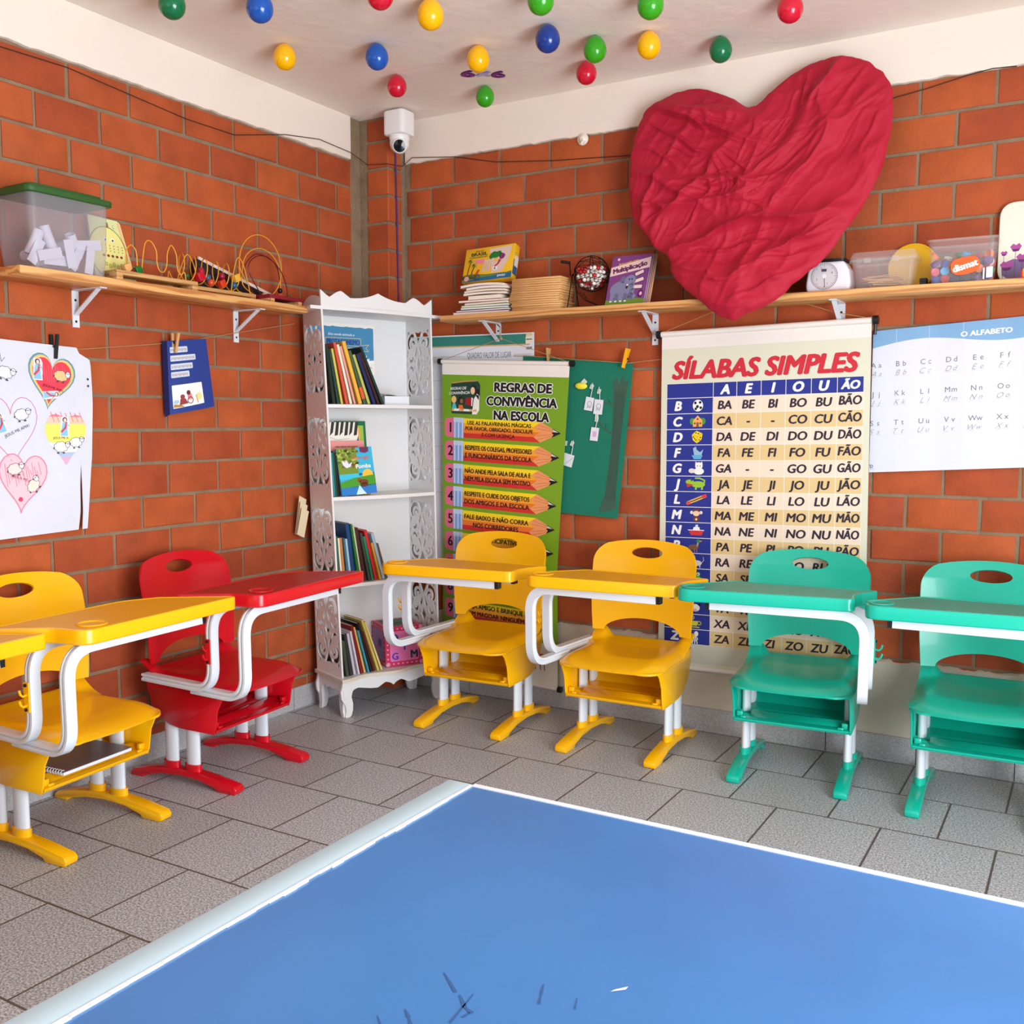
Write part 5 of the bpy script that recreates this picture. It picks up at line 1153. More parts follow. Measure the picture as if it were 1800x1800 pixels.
mb = MB(); mb.tube([(.004, -2.3, 2.50), (.004, -1.94, 2.485), (.004, -1.695, 2.492), (.004, -1.442, 2.472), (.004, -1.181, 2.452), (.004, -.932, 2.452), (.014, -.652, 2.520), (.016, -.433, 2.552), (.016, -.215, 2.543), (.05, -.137, 2.50), (.167, -.138, 2.49), (.174, -.03, 2.50), (.22, -.014, 2.538), (.46, -.008, 2.512), (.676, -.004, 2.462), (.967, -.004, 2.430), (1.318, -.004, 2.405), (1.45, -.004, 2.40)], .0018, DW, 6)
tag(mb.build('cable'), 'thin dark wire strung along the top courses of both brick walls', 'cable')
mb = MB(); mb.tube([(2.36, -.004, 2.466), (2.378, -.004, 2.470), (2.493, -.004, 2.485), (2.623, -.004, 2.508), (2.704, -.006, 2.517), (2.78, -.004, 2.512)], .0018, DW, 6)
tag(mb.build('cable'), 'short dark wire on the bricks right of the red heart', 'cable')
hk = thing('suction_hook', 'small clear suction hook under the white band, left of the heart', 'hook', (1.115, -.004, 2.500))
GL = mat('milky_plastic', (238, 226, 214), .2, spec=.6)
mb = MB(); mb.lathe([(.026, 0), (.024, .006), (.012, .012), (.008, .018), (0, .019)], GL, 20, Matrix.Rotation(math.pi/2, 4, 'X')); mb.build('cup', hk)
mb = MB(); mb.tube([(0, -.018, .0), (.004, -.024, -.018), (.012, -.034, -.026), (.022, -.034, -.014)], .006, GL, 8); mb.build('hook_arm', hk)

# ---------------------------------------------------------------- things on the back wall shelf
Zr = RT+.0006
def flatbook(label, cx, cy, z, W, D, th, cover, rot=0, group=None, name='book', cat='book', pages=CREAM, bend=0):
    c = mat('cover_%d_%d_%d' % cover, cover, .5); o = Matrix.Translation((cx, cy, z)) @ Matrix.Rotation(R(rot), 4, 'Z')
    f = lambda u: bend*(1-(2*u-1)**2)
    mb = MB(); n = 8
    def slab(z0, z1, m, ins=0):
        xs = [(-W/2+ins)+(W-2*ins)*k/n for k in range(n+1)]
        v = [(x, y, zz+f(k/n)) for k, x in enumerate(xs) for y in (-D/2+ins, D/2-ins) for zz in (z0, z1)]
        fs = [t for k in range(n) for t in ((4*k, 4*k+4, 4*k+5, 4*k+1), (4*k+2, 4*k+3, 4*k+7, 4*k+6), (4*k+1, 4*k+5, 4*k+7, 4*k+3), (4*k, 4*k+2, 4*k+6, 4*k+4))]
        mb.add(v, fs+[(0, 1, 3, 2), (4*n, 4*n+2, 4*n+3, 4*n+1)], m)
    slab(0, .0012, c); slab(.0012, th-.0012, pages, .002); slab(th-.0012, th, c)
    return tag(link(name, mb.mesh(name, 30), None, None, o), label, cat, group)
g = 'books piled flat on the back wall shelf'; z = Zr
for i, (c, th, x0, x1, rot, bd, n_) in enumerate((((206, 130, 160), .010, .56, .845, 1, 0, 'pink'), ((60, 50, 110), .008, .575, .85, -2, 0, 'dark violet'), ((70, 130, 130), .009, .60, .84, 2, 0, 'teal'), ((190, 210, 170), .008, .605, .845, 0, 0, 'pale green'), ((120, 60, 40), .011, .62, .85, -3, 0, 'rust brown'), ((200, 150, 120), .009, .59, .855, 2, 0, 'salmon'), ((206, 170, 120), .018, .64, .81, -1, 0, 'thick tan'), ((226, 206, 196), .009, .615, .83, 3, .004, 'pale pink'), ((236, 216, 190), .009, .62, .835, -2, .005, 'cream'), ((232, 214, 206), .010, .63, .84, 2, .006, 'off-white'), ((240, 226, 214), .010, .60, .825, -1, .007, 'topmost white'))):
    flatbook(n_+' book in the pile under the Brazil map box, '+OR[i]+' from the bottom', (x0+x1)/2, -.108, z+.0005*i, x1-x0, .15, th, c, rot, g, bend=bd); z += th+.0006+(.0012 if bd else 0)
zb = z+.026
T = Matrix.Translation((.57, -.125, zb)) @ Matrix.Rotation(R(-2), 4, 'Y') @ Matrix.Rotation(R(-18), 4, 'X')
bx = thing('game_box', 'yellow game box with a map of Brazil leaning on the book pile', 'box', M=T)
BWd, BHt = .258, .162
mb = MB(); mb.span((0, 0, 0), (BWd, .042, BHt), mat('game_yellow', (238, 184, 30), .35)); link('box_body', bevel(mb.mesh('box_body'), .0015), bx)
sh = Sheet(lambda s, t: (s, 0, BHt-t), NB, .0003)
sh.rect(0, .134, BWd, BHt, ink(24, 104, 150), 1); sh.poly([(0, .128), (.05, .124), (.11, .132), (.20, .140), (BWd, .130), (BWd, .138), (.12, .146), (0, .150)], ink(110, 130, 50), 2); sh.poly([(0, .132), (.07, .130), (.085, .146), (.02, BHt-.002), (0, BHt-.002)], ink(120, 124, 70), 2)
sh.poly(roundpoly([(.125, .012), (.245, .008), (.232, .070), (.205, .128), (.15, .128), (.14, .05)], .006), ink(222, 196, 186), 2)
sh.text('GUIA DO', .075, .016, .007, ink(60, 70, 40), bold=.02); sh.text('BRASIL', .075, .030, .015, ink(40, 70, 40), bold=.05, w=.085, shear=-.1); sh.text('CURIOSIDADES', .072, .045, .007, ink(60, 70, 40), bold=.02, w=.095)
sh.poly([(.128, .050), (.138, .034), (.152, .026), (.166, .030), (.185, .026), (.194, .038), (.184, .054), (.166, .060), (.150, .058), (.138, .064)], ink(30, 120, 44), 3); sh.poly([(.184, .036), (.206, .042), (.214, .052), (.206, .066), (.190, .070), (.182, .056)], ink(130, 40, 110), 3); sh.poly([(.158, .060), (.176, .058), (.172, .078), (.160, .076)], ink(240, 190, 40), 4); sh.poly([(.182, .068), (.196, .072), (.184, .092), (.166, .104), (.164, .096), (.178, .086)], ink(190, 40, 44), 4)
sh.oval(.168, .110, .012, .010, WI, 3); sh.text('R', .168, .110, .010, INK, L=4, bold=.05); sh.rect(.06, .058, .106, .078, ink(236, 130, 150), 2)
sh.poly([(.106, .064), (.145, .060), (.140, .118), (.098, .120)], ink(222, 190, 160), 3); [sh.line([(.110+.010*k, .074), (.107+.010*k, .112)], .002, ink(190, 150, 120), 4) for k in range(3)]
for a, b, h in ((.036, .062, .070), (.058, .084, .046)):
    sh.line([(a, b), (a-.008, b+h*.5), (a-.012, b+h)], .005, ink(104, 60, 40), 3)
    for q in range(8): t = 2*math.pi*q/8; sh.poly([(a, b-.004), (a+.020*math.cos(t), b+.012*math.sin(t)+.003), (a+.010*math.cos(t+.4), b+.007*math.sin(t+.4)-.003)], ink(60, 110, 40), 4)
sh.oval(.024, .146, .013, .012, ink(214, 170, 160), 4); sh.ring(.078, .144, .013, .012, .004, ink(70, 80, 110), 4); sh.poly([(.064, .130), (.078, .106), (.09, .108), (.078, .132)], ink(190, 80, 40), 4); sh.text('JUNGLE', .205, .147, .008, WI, bold=.04)
sh.build('box_print', bx)
mb = MB(); mb.span((BWd, .004, .02), (BWd+.0006, .038, BHt*.55), ink(50, 90, 140)); mb.span((BWd, .010, .06), (BWd+.0012, .04, .11), mat('torn_paper', (220, 206, 190), .8)); mb.span((BWd, .008, BHt*.62), (BWd+.0006, .034, BHt*.78), ink(206, 170, 60)); mb.build('side_label', bx)
z = Zr; KR = wood_mat('kraft_board', (226, 176, 116), (196, 142, 84), 'x', 30)
for i in range(15):
    th = .0084+.0006*(i % 3); sx = (.0, .003, -.002, .002, -.012, -.009, -.012, -.008, -.003, .002, .0, .003, .0, .002, .001)[i]
    mb = MB(); mb.span((-.119, -.066, 0), (.119, .066, th-.0006), KR)
    if i % 2: mb.span((-.1195, -.0664, th*.45), (.1195, .0664, th*.55), ink(170, 118, 68))
    o = link('kraft_booklet', bevel(mb.mesh('kraft_booklet'), .001, 1), None, (.981+sx, -.113+.002*math.sin(i*2), z)); o.rotation_euler.z = R((.6, -1, 1.2, .4, -.6, .8, -.3, .5, 1.3, -.8, .3, .9, -.5, .2, -.2)[i])
    tag(o, 'tan kraft booklet in the stack beside the bingo cage, '+OR[i]+' from the bottom', 'booklet', 'tan kraft booklets stacked on the shelf'); z += th+.0002
# bingo cage
cc = Vector((1.212, -.108, 1.913)); rr_ = .074
cg = thing('bingo_cage', 'black wire bingo cage with a crank on the back wall shelf', 'bingo cage', (cc.x, cc.y, Zr)); WB = mat('black_wire', (26, 18, 18), .4, .6); dz_ = cc.z-Zr
mb = MB(); tl = Matrix.Translation((0, 0, dz_)) @ Matrix.Rotation(R(20), 4, 'Z')
for k in range(14):
    for s_ in (1, -1): mb.tube([tuple(tl @ Vector((rr_*math.cos(ph), rr_*math.sin(ph)*math.cos(th), rr_*math.sin(ph)*math.sin(th)))) for ph, th in [(math.pi*(j+.5)/15, 2*math.pi*k/14+s_*1.2*j/15) for j in range(15)]], .0011, WB, 5)
for ph in (.35, math.pi-.35, math.pi/2): mb.tube([tuple(tl @ Vector((rr_*1.01*math.cos(ph), rr_*1.01*math.sin(ph)*math.cos(t), rr_*1.01*math.sin(ph)*math.sin(t)))) for t in [2*math.pi*j/32 for j in range(32)]], .0018, WB, 6, closed=True)
mb.build('wire_sphere', cg)
for s_ in (-1, 1):
    x = s_*.086; mb = MB(); mb.tube(roundpoly3([(x, -.055, .003), (x, -.008, dz_+.004), (x, .008, dz_+.004), (x, .055, .003)], .02, 5), .0024, WB, 6)
    mb.tube([(x, 0, dz_), (x*.80, 0, dz_)], .0024, WB, 6); mb.build('side_frame', cg)
mb = MB(); [mb.tube([(-.086, y, .003), (.086, y, .003)], .0026, WB, 6) for y in (-.055, .055)]; mb.tube([(-.09, -.058, .002), (.03, -.064, .002), (.09, -.058, .002)], .003, WB, 6); mb.build('base_frame', cg)
mb = MB()
for k in (-1, 0, 1): mb.tube([(-.05, .03*k-.01, .07), (-.01, .02*k-.02, .030), (.05, .016*k-.03, .006), (.07, .012*k-.034, .008)], .0016, WB, 5)
mb.build('ball_chute', cg)
mb = MB(); mb.tube([(-.086, 0, dz_), (-.100, 0, dz_), (-.103, -.004, dz_+.055)], .0026, WB, 6); mb.tube([(-.100, -.004, dz_+.052), (-.140, -.010, dz_+.060)], .0065, BLACK, 10); mb.build('crank', cg)
rd = random.Random(11); rb = .0088
MBALL = {r: MB().ball((0, 0, 0), rb, mat('ball_red' if r else 'ball_white', (190, 30, 36) if r else (240, 230, 220), .3), 12).mesh('bingo_ball') for r in (False, True)}
for lz in range(-4, 2):
    zc = lz*.0158+.002
    for ix in range(-5, 6):
        for iy in range(-5, 6):
            p = Vector(((ix+.5*(iy % 2)+.3*(lz % 2))*.0184, (iy*.866+.3*(lz % 2))*.0184, zc))
            if p.length > rr_-.0118 or p.length < .028 and lz < 0: continue
            if zc > -.004 and p.length < .045 and (ix+iy) % 2: continue
            red = rd.random() < .22
            o = link('bingo_ball', MBALL[red], None, cc+p)
            tag(o, 'small red bingo ball heaped inside the black wire cage' if red else 'small white bingo ball heaped inside the black wire cage', 'ball', 'red bingo balls in the cage' if red else 'white bingo balls in the cage')
# leaning activity books
def leanbook(label, off, c, draw=None, dx=0):
    T = Matrix.Translation((1.302+dx, -.170+off, Zr)) @ Matrix.Rotation(R(-22), 4, 'X'); W, Hh, th = .172, .226, .0095
    sh = Sheet(lambda s, t: tuple(T @ Vector((s, 0, Hh-t))), tuple(T.to_3x3() @ Vector((0, -1, 0))), .0003); cm = mat('cover_%d_%d_%d' % c, c, .35)
    sh.base(W, Hh, cm, .0008, .3)
    for a, b, m in (((0.002, .0008, 0.002), (W-.002, th-.001, Hh-.002), CREAM), ((0, th-.001, 0), (W, th, Hh), cm), ((0, 0, 0), (.001, th, Hh), cm)): v, f = boxvf(a, b); sh.add([tuple(T @ Vector(p)) for p in v], f, m)
    if draw: draw(sh, W, Hh)
    tag(sh.build('activity_book'), label, 'book', 'activity books leaning on the back wall shelf')
def d_eleph(sh, W, h):
    sh.rect(0, 0, W, h, ink(126, 62, 128), 1); GY = ink(128, 128, 160); GD = ink(104, 104, 140)
    sh.poly([(0, h-.022), (.06, h-.028), (.11, h-.030), (W, h-.022), (W, h), (0, h)], ink(104, 140, 40), 2)
    sh.poly([(0, .052), (W, .014), (W, .062), (0, .094)], ink(236, 200, 200), 2)
    sh.text('Brincando com', .075, .032, .011, ink(226, 176, 50), bold=.03, rot=-.2, w=.085); sh.oval(.028, .016, .006, .006, ink(240, 200, 200), 2)
    sh.text('Multiplicação', .085, .056, .021, ink(96, 30, 80), bold=.055, rot=-.21, w=.148)
    sh.oval(.058, .158, .046, .040, GY, 3); sh.oval(.096, .122, .026, .030, GY, 4); sh.oval(.064, .112, .012, .016, GD, 3); sh.oval(.116, .098, .010, .014, GD, 3)
    sh.line([(.104, .135), (.114, .158), (.112, .180), (.100, .192), (.112, .198), (.124, .188)], .017, GY, 4)
    for x in (.026, .046, .066, .084): sh.rect(x-.008, .175, x+.008, h-.014, GY if x in (.026, .066) else GD, 4)
    for x in (.024, .046, .068, .088): sh.oval(x, h-.016, .006, .004, ink(230, 222, 220), 5, 10)
    for x in (.092, .104): sh.oval(x, .112, .003, .004, INK, 6, 8)
    sh.poly([(.082, .140), (.094, .136), (.088, .156), (.082, .152)], INK, 6); sh.oval(.087, .138, .005, .004, WI, 7, 8)
    for a, b, r in ((.132, .085, -.42), (.136, .118, -.3), (.134, .148, 0)):
        for k, c in ((0, ink(86, 26, 84)), (1, ink(236, 206, 206))):
            w_, g_ = .022-.003*k, .0105-.003*k; q = [(x*math.cos(r)-y*math.sin(r)+a, x*math.sin(r)+y*math.cos(r)+b) for x, y in ((-w_, -g_), (w_, -g_), (w_, g_), (-w_, g_))]; sh.poly(roundpoly(q, .004), c, 3+k)
    sh.oval(.150, .180, .013, .020, ink(96, 30, 90), 2); sh.oval(.152, .180, .006, .008, ink(236, 180, 200), 3)
leanbook('purple activity book with a grey elephant cover leaning on the shelf', 0, (116, 60, 122), d_eleph)
leanbook('mauve activity book directly behind the elephant book', .0108, (150, 110, 130), dx=.003); leanbook('reddish activity book third in the leaning row behind the elephant book', .0216, (176, 90, 80), dx=.006); leanbook('tan activity book last in the leaning row, nearest the wall', .0324, (206, 160, 110), dx=.010)
# kitchen scale
sc_ = thing('kitchen_scale', 'white kitchen scale with a round dial, half hidden by the heart', 'scale', (2.198, -.120, Zr)); SW = mat('scale_white', (228, 220, 226), .35)
mb = MB(); pf = [(-.078, 0), (.078, 0), (.080, .03), (.074, .075), (.055, .108), (-.055, .108), (-.074, .075), (-.080, .03)]
mb.prism(roundpoly(pf, .016, 4), -.045, .050, SW, Matrix(((1, 0, 0, 0), (0, 0, 1, 0), (0, 1, 0, 0), (0, 0, 0, 1)))); link('housing', bevel(mb.mesh('housing'), .010, 3), sc_)
sh = Sheet(lambda s, t: (s-.012, -.0452, .056-t), NB, .0003); sh.oval(0, 0, .050, .050, mat('dial_face', (206, 196, 200), .3), 1, 32); sh.ring(0, 0, .047, .047, .0012, ink(90, 80, 84), 2, 32)
for k in range(40): t = 2*math.pi*k/40; r1 = .040 if k % 5 else .036; sh.line([(.045*math.cos(t), .045*math.sin(t)), (r1*math.cos(t), r1*math.sin(t))], .0012, ink(70, 60, 64), 2)
for k, n_ in enumerate(('1', '2', '3', '4')): t = 2*math.pi*(k+.5)/4+.4; sh.text(n_, .029*math.cos(t), .029*math.sin(t), .008, ink(70, 60, 64), L=2)
sh.rect(-.010, -.026, .008, -.016, ink(80, 70, 74), 2); sh.line([(0, -.006), (.002, .040)], .002, INK, 3); sh.oval(0, 0, .008, .008, SW, 4); sh.build('dial', sc_)
mb = MB(); mb.prism(roundpoly([(-.06, -.042), (.06, -.042), (.06, .048), (-.06, .048)], .02), .109, .118, BLACK); mb.build('platform', sc_)
# clear boxes
CLR = clear_mat('clear_plastic', (214, 206, 206), .20, .12); CLR2 = clear_mat('frosted_plastic', (190, 184, 190), .34, .35)
def tub(name, parent, W, D, Hh, m, taper=.012, rim=.008, th=.002):
    mb = MB(); a = roundpoly([(-W/2+taper, -D/2+taper), (W/2-taper, -D/2+taper), (W/2-taper, D/2-taper), (-W/2+taper, D/2-taper)], .014, 4); b = roundpoly([(-W/2, -D/2), (W/2, -D/2), (W/2, D/2), (-W/2, D/2)], .018, 4); n = len(a)
    v = [(x, y, .001) for x, y in a]+[(x, y, Hh) for x, y in b]+[(x*1.0+(rim if x > 0 else -rim), y+(rim if y > 0 else -rim), Hh) for x, y in b]+[(x+(rim if x > 0 else -rim), y+(rim if y > 0 else -rim), Hh-.008) for x, y in b]
    mb.add(v, [tuple(range(n))[::-1]]+[(k*n+i, k*n+(i+1) % n, (k+1)*n+(i+1) % n, (k+1)*n+i) for k in range(3) for i in range(n)], m); mb.build(name, parent)
st = thing('stick_box', 'lidded clear plastic box of wooden sticks on the shelf beside the scale', 'box', (2.390, -.118, Zr), R(1))
tub('tub', st, .215, .125, .102, CLR)
mb = MB(); o = roundpoly([(-.114, -.068), (.114, -.068), (.114, .068), (-.114, .068)], .022, 4); o2 = [(x*.93, y*.9) for x, y in o]; n = len(o)
mb.add([(x, y, .100) for x, y in o]+[(x, y, .110) for x, y in o]+[(x, y, .128) for x, y in o2], [(k*n+i, k*n+(i+1) % n, (k+1)*n+(i+1) % n, (k+1)*n+i) for k in (0, 1) for i in range(n)]+[tuple(range(2*n, 3*n))], CLR); mb.build('lid', st)
for s_ in (-.05, .045): MB().span((s_-.012, -.072, .088), (s_+.012, -.069, .106), CLR).build('clip', st)
SMESH = MB().prism(roundpoly([(-.058, -.0045), (.058, -.0045), (.058, .0045), (-.058, .0045)], .0044, 4), 0, .0016, mat('stick_wood', (222, 176, 124), .6)).mesh('wooden_stick')
for k in range(30):
    o = link('wooden_stick', SMESH, None, (2.385+rd.uniform(-.022, .026), -.118+rd.uniform(-.032, .032), Zr+.005+.0014*k)); o.rotation_euler = (0, rd.uniform(-.10, .10)*min(1, k/12), rd.uniform(-.45, .45)); tag(o, 'flat wooden stick lying among others in the lidded clear box', 'stick', 'wooden sticks in the clear box')
yd = thing('round_lid', 'round bright yellow plastic lid leaning on the wall behind the clear boxes', 'lid', M=Matrix.Translation((2.468, -.024, Zr+.0855)) @ Matrix.Rotation(R(-7), 4, 'X') @ Matrix.Rotation(R(90), 4, 'X'))
YL = mat('lid_yellow', (240, 186, 8), .35)
link('disc', bevel(MB().lathe([(0, .006), (.0855, .006), (.0855, -.006), (0, -.006)], YL, 56).mesh('disc'), .002), yd); MB().lathe([(.078, .0058), (.0785, .0075), (.0805, .0075), (.081, .0058)], YL, 56).build('raised_ring', yd)
kb = thing('bottle_cap_box', 'open clear plastic box of coloured bottle caps with an orange sticker', 'box', (2.646, -.104, Zr), R(2))
tub('tub', kb, .215, .145, .150, CLR, .010, .006)
sh = Sheet(lambda s, t: (s, -.0665-.006*(.062-t)/.062*.6-.002, .062-t), NB, .0004); c, d = math.cos(-.16), math.sin(-.16)
sh.poly([(.012+.046*(abs(math.cos(t))**.75*(1 if math.cos(t) > 0 else -1))*c-.029*(abs(math.sin(t))**.75*(1 if math.sin(t) > 0 else -1))*d, .006+.046*(abs(math.cos(t))**.75*(1 if math.cos(t) > 0 else -1))*d+.029*(abs(math.sin(t))**.75*(1 if math.sin(t) > 0 else -1))*c) for t in [2*math.pi*k/40 for k in range(40)]], mat('sticker_orange', (240, 96, 34), .4), 1)
sh.text('dismat', .012, .006, .022, WI, L=2, bold=.05, rot=-.28, w=.078); sh.build('logo_sticker', kb)
sh = Sheet(lambda s, t: (s, -.0720, .062-t), NB, .0004); sh.poly(roundpoly([(.078, .016), (.098, .014), (.098, .050), (.078, .052)], .003), PAPER, 1); sh.rect(.068, .018, .073, .056, PAPER, 1); sh.build('paper_label', kb)
CPM = {}
cols = [('blue', (40, 90, 190)), ('light blue', (70, 176, 226)), ('red', (206, 44, 50)), ('green', (60, 150, 70)), ('navy', (40, 50, 96)), ('white', (232, 226, 220)), ('dark grey', (66, 66, 72)), ('orange', (236, 120, 60)), ('violet', (110, 70, 140)), ('pink', (214, 80, 110))]
kk = 0
for lz in range(4):
    for ix in range(6):
        for iy in range(3):
            if lz == 3 and (ix+iy) % 3: continue
            n_, c = cols[(kk*7+lz*3+ix) % 10]; kk += 1
            if n_ not in CPM: CPM[n_] = MB().lathe([(.0120, -.006), (.0142, -.006), (.0148, .005), (.0135, .0065), (.0115, .0055), (0, .0055)], mat('cap_'+n_.replace(' ', '_'), c, .35), 18).mesh('bottle_closure')
            o = link('bottle_closure', CPM[n_], None, (2.561+.0335*ix+rd.uniform(-.002, .002), -.141+.036*iy+rd.uniform(-.002, .002), Zr+.018+.0265*lz+rd.uniform(0, .002)))
            o.rotation_euler = (R(rd.choice((90, 60, 120, 40, 20))), rd.uniform(-.6, .6), R(rd.uniform(-70, 70))); o.location += Vector((rd.uniform(-.003, .003), rd.uniform(-.003, .003), rd.uniform(-.001, .002))); tag(o, n_+' plastic bottle cap inside the open clear box with the orange sticker', 'bottle cap', n_+' bottle caps in the clear box')
tr = thing('floral_tray', 'white rounded tray with purple poppies leaning on the wall at the right edge', 'tray', M=Matrix.Translation((2.748, -.044, Zr)) @ Matrix.Rotation(R(-6), 4, 'X'))
TW, TH = .34, .285; mb = MB(); mb.prism(roundpoly([(0, 0), (TW, 0), (TW, TH), (0, TH)], .055, 8), -.006, .006, mat('tray_white', (234, 230, 214), .35), Matrix(((1, 0, 0, 0), (0, 0, 1, 0), (0, 1, 0, 0), (0, 0, 0, 1)))); link('tray_board', bevel(mb.mesh('tray_board'), .004, 3), tr)
sh = Sheet(lambda s, t: (s, -.0062, TH-t), NB, .0003); P1, P2, P3 = ink(170, 76, 150), ink(96, 40, 100), ink(128, 104, 150)
sh.poly([(.012, TH-.07), (.05, TH-.085), (.12, TH-.075), (.3, TH-.08), (.3, TH-.01), (.05, TH-.008), (.016, TH-.03)], P3, 1)
for a, b, k in ((.020, TH-.105, .6), (.030, TH-.060, 1.2), (.056, TH-.122, 1), (.078, TH-.085, 1.1), (.12, TH-.13, 1.1), (.17, TH-.1, 1.2)):
    sh.line([(a, b), (a-.002, TH-.01)], .0012, P2, 1); sh.poly([(a-.018*k, b-.006*k), (a-.008*k, b-.016*k), (a, b-.010*k), (a+.010*k, b-.017*k), (a+.018*k, b-.006*k), (a+.010*k, b+.009*k), (a-.009*k, b+.010*k)], P1, 2); sh.poly([(a-.013*k, b+.003*k), (a+.013*k, b+.003*k), (a+.008*k, b+.011*k), (a-.007*k, b+.012*k)], P2, 3)
sh.build('poppy_print', tr)
ty = thing('toy_block', 'small yellow and red plastic block in front of the floral tray', 'toy', (2.862, -.15, Zr)); mb = MB(); mb.span((-.03, -.02, 0), (.03, .02, .026), RED); mb.build('red_base', ty); mb = MB(); mb.span((-.026, -.022, .004), (.03, .016, .034), YEL); link('yellow_block', bevel(mb.mesh('yellow_block'), .004), ty)
mb = MB(); mb.span((2.506, -.11, Zr), (2.5285, -.07, Zr+.032), BLACK); tag(mb.build('small_box'), 'tiny black box wedged between the two clear boxes', 'box')

# ---------------------------------------------------------------- things on the left wall shelf
Zl = LT+.0006
bn = thing('storage_bin', 'translucent storage bin with a green lid full of white paper pieces', 'bin', (.1, -1.838, Zl), R(90))   # local x along +y
def bin_():
    W, D, Hh = .290, .186, .235; mb = MB(); t = .014
    a = roundpoly([(-W/2+t, -D/2+t*.6), (W/2-t, -D/2+t*.6), (W/2-t, D/2-t*.6), (-W/2+t, D/2-t*.6)], .020, 5); b = roundpoly([(-W/2, -D/2), (W/2, -D/2), (W/2, D/2), (-W/2, D/2)], .026, 5); n = len(a)
    v = [(x, y, .001) for x, y in a]+[(x*.4+p*.6, y*.4+q*.6, Hh*.30) for (x, y), (p, q) in zip(a, b)]+[(x*.97, y*.97, Hh*.31) for x, y in b]+[(x, y, Hh) for x, y in b]
    mb.add(v, [tuple(range(n))[::-1]]+[(k*n+i, k*n+(i+1) % n, (k+1)*n+(i+1) % n, (k+1)*n+i) for k in range(3) for i in range(n)], CLR2); mb.build('tub', bn)
    GRN = mat('lid_green', (44, 88, 36), .5); mb = MB(); mb.prism(roundpoly([(-W/2-.014, -D/2-.012), (W/2+.014, -D/2-.012), (W/2+.014, D/2+.006), (-W/2-.014, D/2+.006)], .03, 6), Hh-.004, Hh+.016, GRN); mb.prism(roundpoly([(-W/2+.01, -D/2+.01), (W/2-.01, -D/2+.01), (W/2-.01, D/2-.012), (-W/2+.01, D/2-.012)], .03, 6), Hh+.016, Hh+.028, GRN)
    link('lid', bevel(mb.mesh('lid'), .004, 2), bn)
bin_()
PW = mat('paper_lilac', (226, 222, 240), .8)
pc = {k: (MB().span((-.016, -.0012, -.045), (.016, .0012, .045), PW).mesh('paper_card') if k == 0 else MB().lathe([(.017, -.042), (.017, .042), (.015, .042), (.015, -.042)], PW, 16).mesh('paper_roll')) for k in (0, 1)}
for i, (k, a, b, z, rx, ry, rz) in enumerate(((0, -.060, -.062, .045, 0, 75, 4), (0, .010, -.066, .055, 4, -12, -3), (0, .088, -.060, .045, 6, 4, 5), (0, .090, -.052, .095, 8, 82, 0), (1, -.045, -.034, .098, 0, -22, 0), (1, -.092, -.030, .080, 12, 20, 0), (1, .050, -.030, .088, 14, -30, 0), (1, .02, .02, .08, 10, 60, 0), (1, -.06, .03, .05, 90, 20, 0), (0, .05, -.045, .05, 3, 28, 6), (1, .09, .02, .06, 0, 15, 0), (0, -.1, -.05, .05, -6, 30, 0), (1, -.02, -.01, .04, 80, 0, 30), (1, .055, .0, .04, 85, 0, -20), (0, -.03, -.05, .03, 0, 88, 0))):
    o = link(('paper_card', 'paper_roll')[k], pc[k], None, Vector((.1-b, -1.838+a, Zl+z+.008))); o.rotation_euler = (R(rx), R(ry), R(90+rz))
    tag(o, ('white paper card strip inside the translucent bin with the green lid', 'white paper roll inside the translucent bin with the green lid')[k], 'paper', ('paper cards in the bin', 'paper rolls in the bin')[k])
bd = thing('counting_board', 'pale yellow-green counting board leaning on the wall beside the storage bin', 'board', M=Matrix.Translation((.072, -1.66, Zl)) @ Matrix.Rotation(R(90), 4, 'Z') @ Matrix.Rotation(R(-9), 4, 'X'))
sh = Sheet(lambda s, t: (s-.020*t/.235*0, 0, .235-t), NB, .0003)
sh.poly([(0, 0), (.118, .004), (.130, .012), (.172, .232), (.166, .235), (0, .235)], mat('board_green', (214, 220, 160), .5), 0); v = [(0, 0), (.118, .004), (.130, .012), (.172, .232), (.166, .235), (0, .235)]
mbb = MB(); mbb.prism([(x, .235-y) for x, y in v], -.008, -.0006, mat('board_edge', (240, 200, 150), .5), Matrix(((1, 0, 0, 0), (0, 0, -1, 0), (0, 1, 0, 0), (0, 0, 0, 1)))); mbb.build('board_back', bd)
sh.oval(.065, .125, .078, .095, ink(120, 150, 60), 1, 28); sh.oval(.065, .125, .074, .091, ink(234, 226, 140), 2, 28)
for x in (.058, .088): sh.oval(x, .078, .008, .008, WI, 3, 10); sh.oval(x+.001, .079, .004, .004, INK, 4, 8)
for i in range(6):
    for j in range(3): sh.oval(.04+.017*i, .098+.010*j, .0022, .0022, ink(90, 100, 50), 3, 6)
for i in range(5): sh.oval(.045+.018*i, .135, .006, .005, ink(130, 50, 50), 3, 8)
for i in range(5): sh.oval(.05+.016*i, .165+.006*(i % 2), .006, .007, ink(206, 196, 100), 3, 8); sh.ring(.05+.016*i, .165+.006*(i % 2), .006, .007, .001, ink(90, 110, 50), 4, 8)
sh.text('L', .100, .028, .012, ink(150, 140, 80), L=2); sh.poly([(.072, .016), (.078, .016), (.080, .034), (.070, .034)], ink(150, 100, 50), 2); sh.poly([(.116, .010), (.126, .012), (.166, .226), (.160, .226)], ink(240, 180, 120), 1)
sh.build('printed_face', bd)
BEECH = wood_mat('beech', (206, 158, 100), (176, 124, 70), 'y', 20)
WY, WR_ = mat('yellow_wire', (226, 150, 40), .4), mat('red_wire', (96, 14, 22), .4)
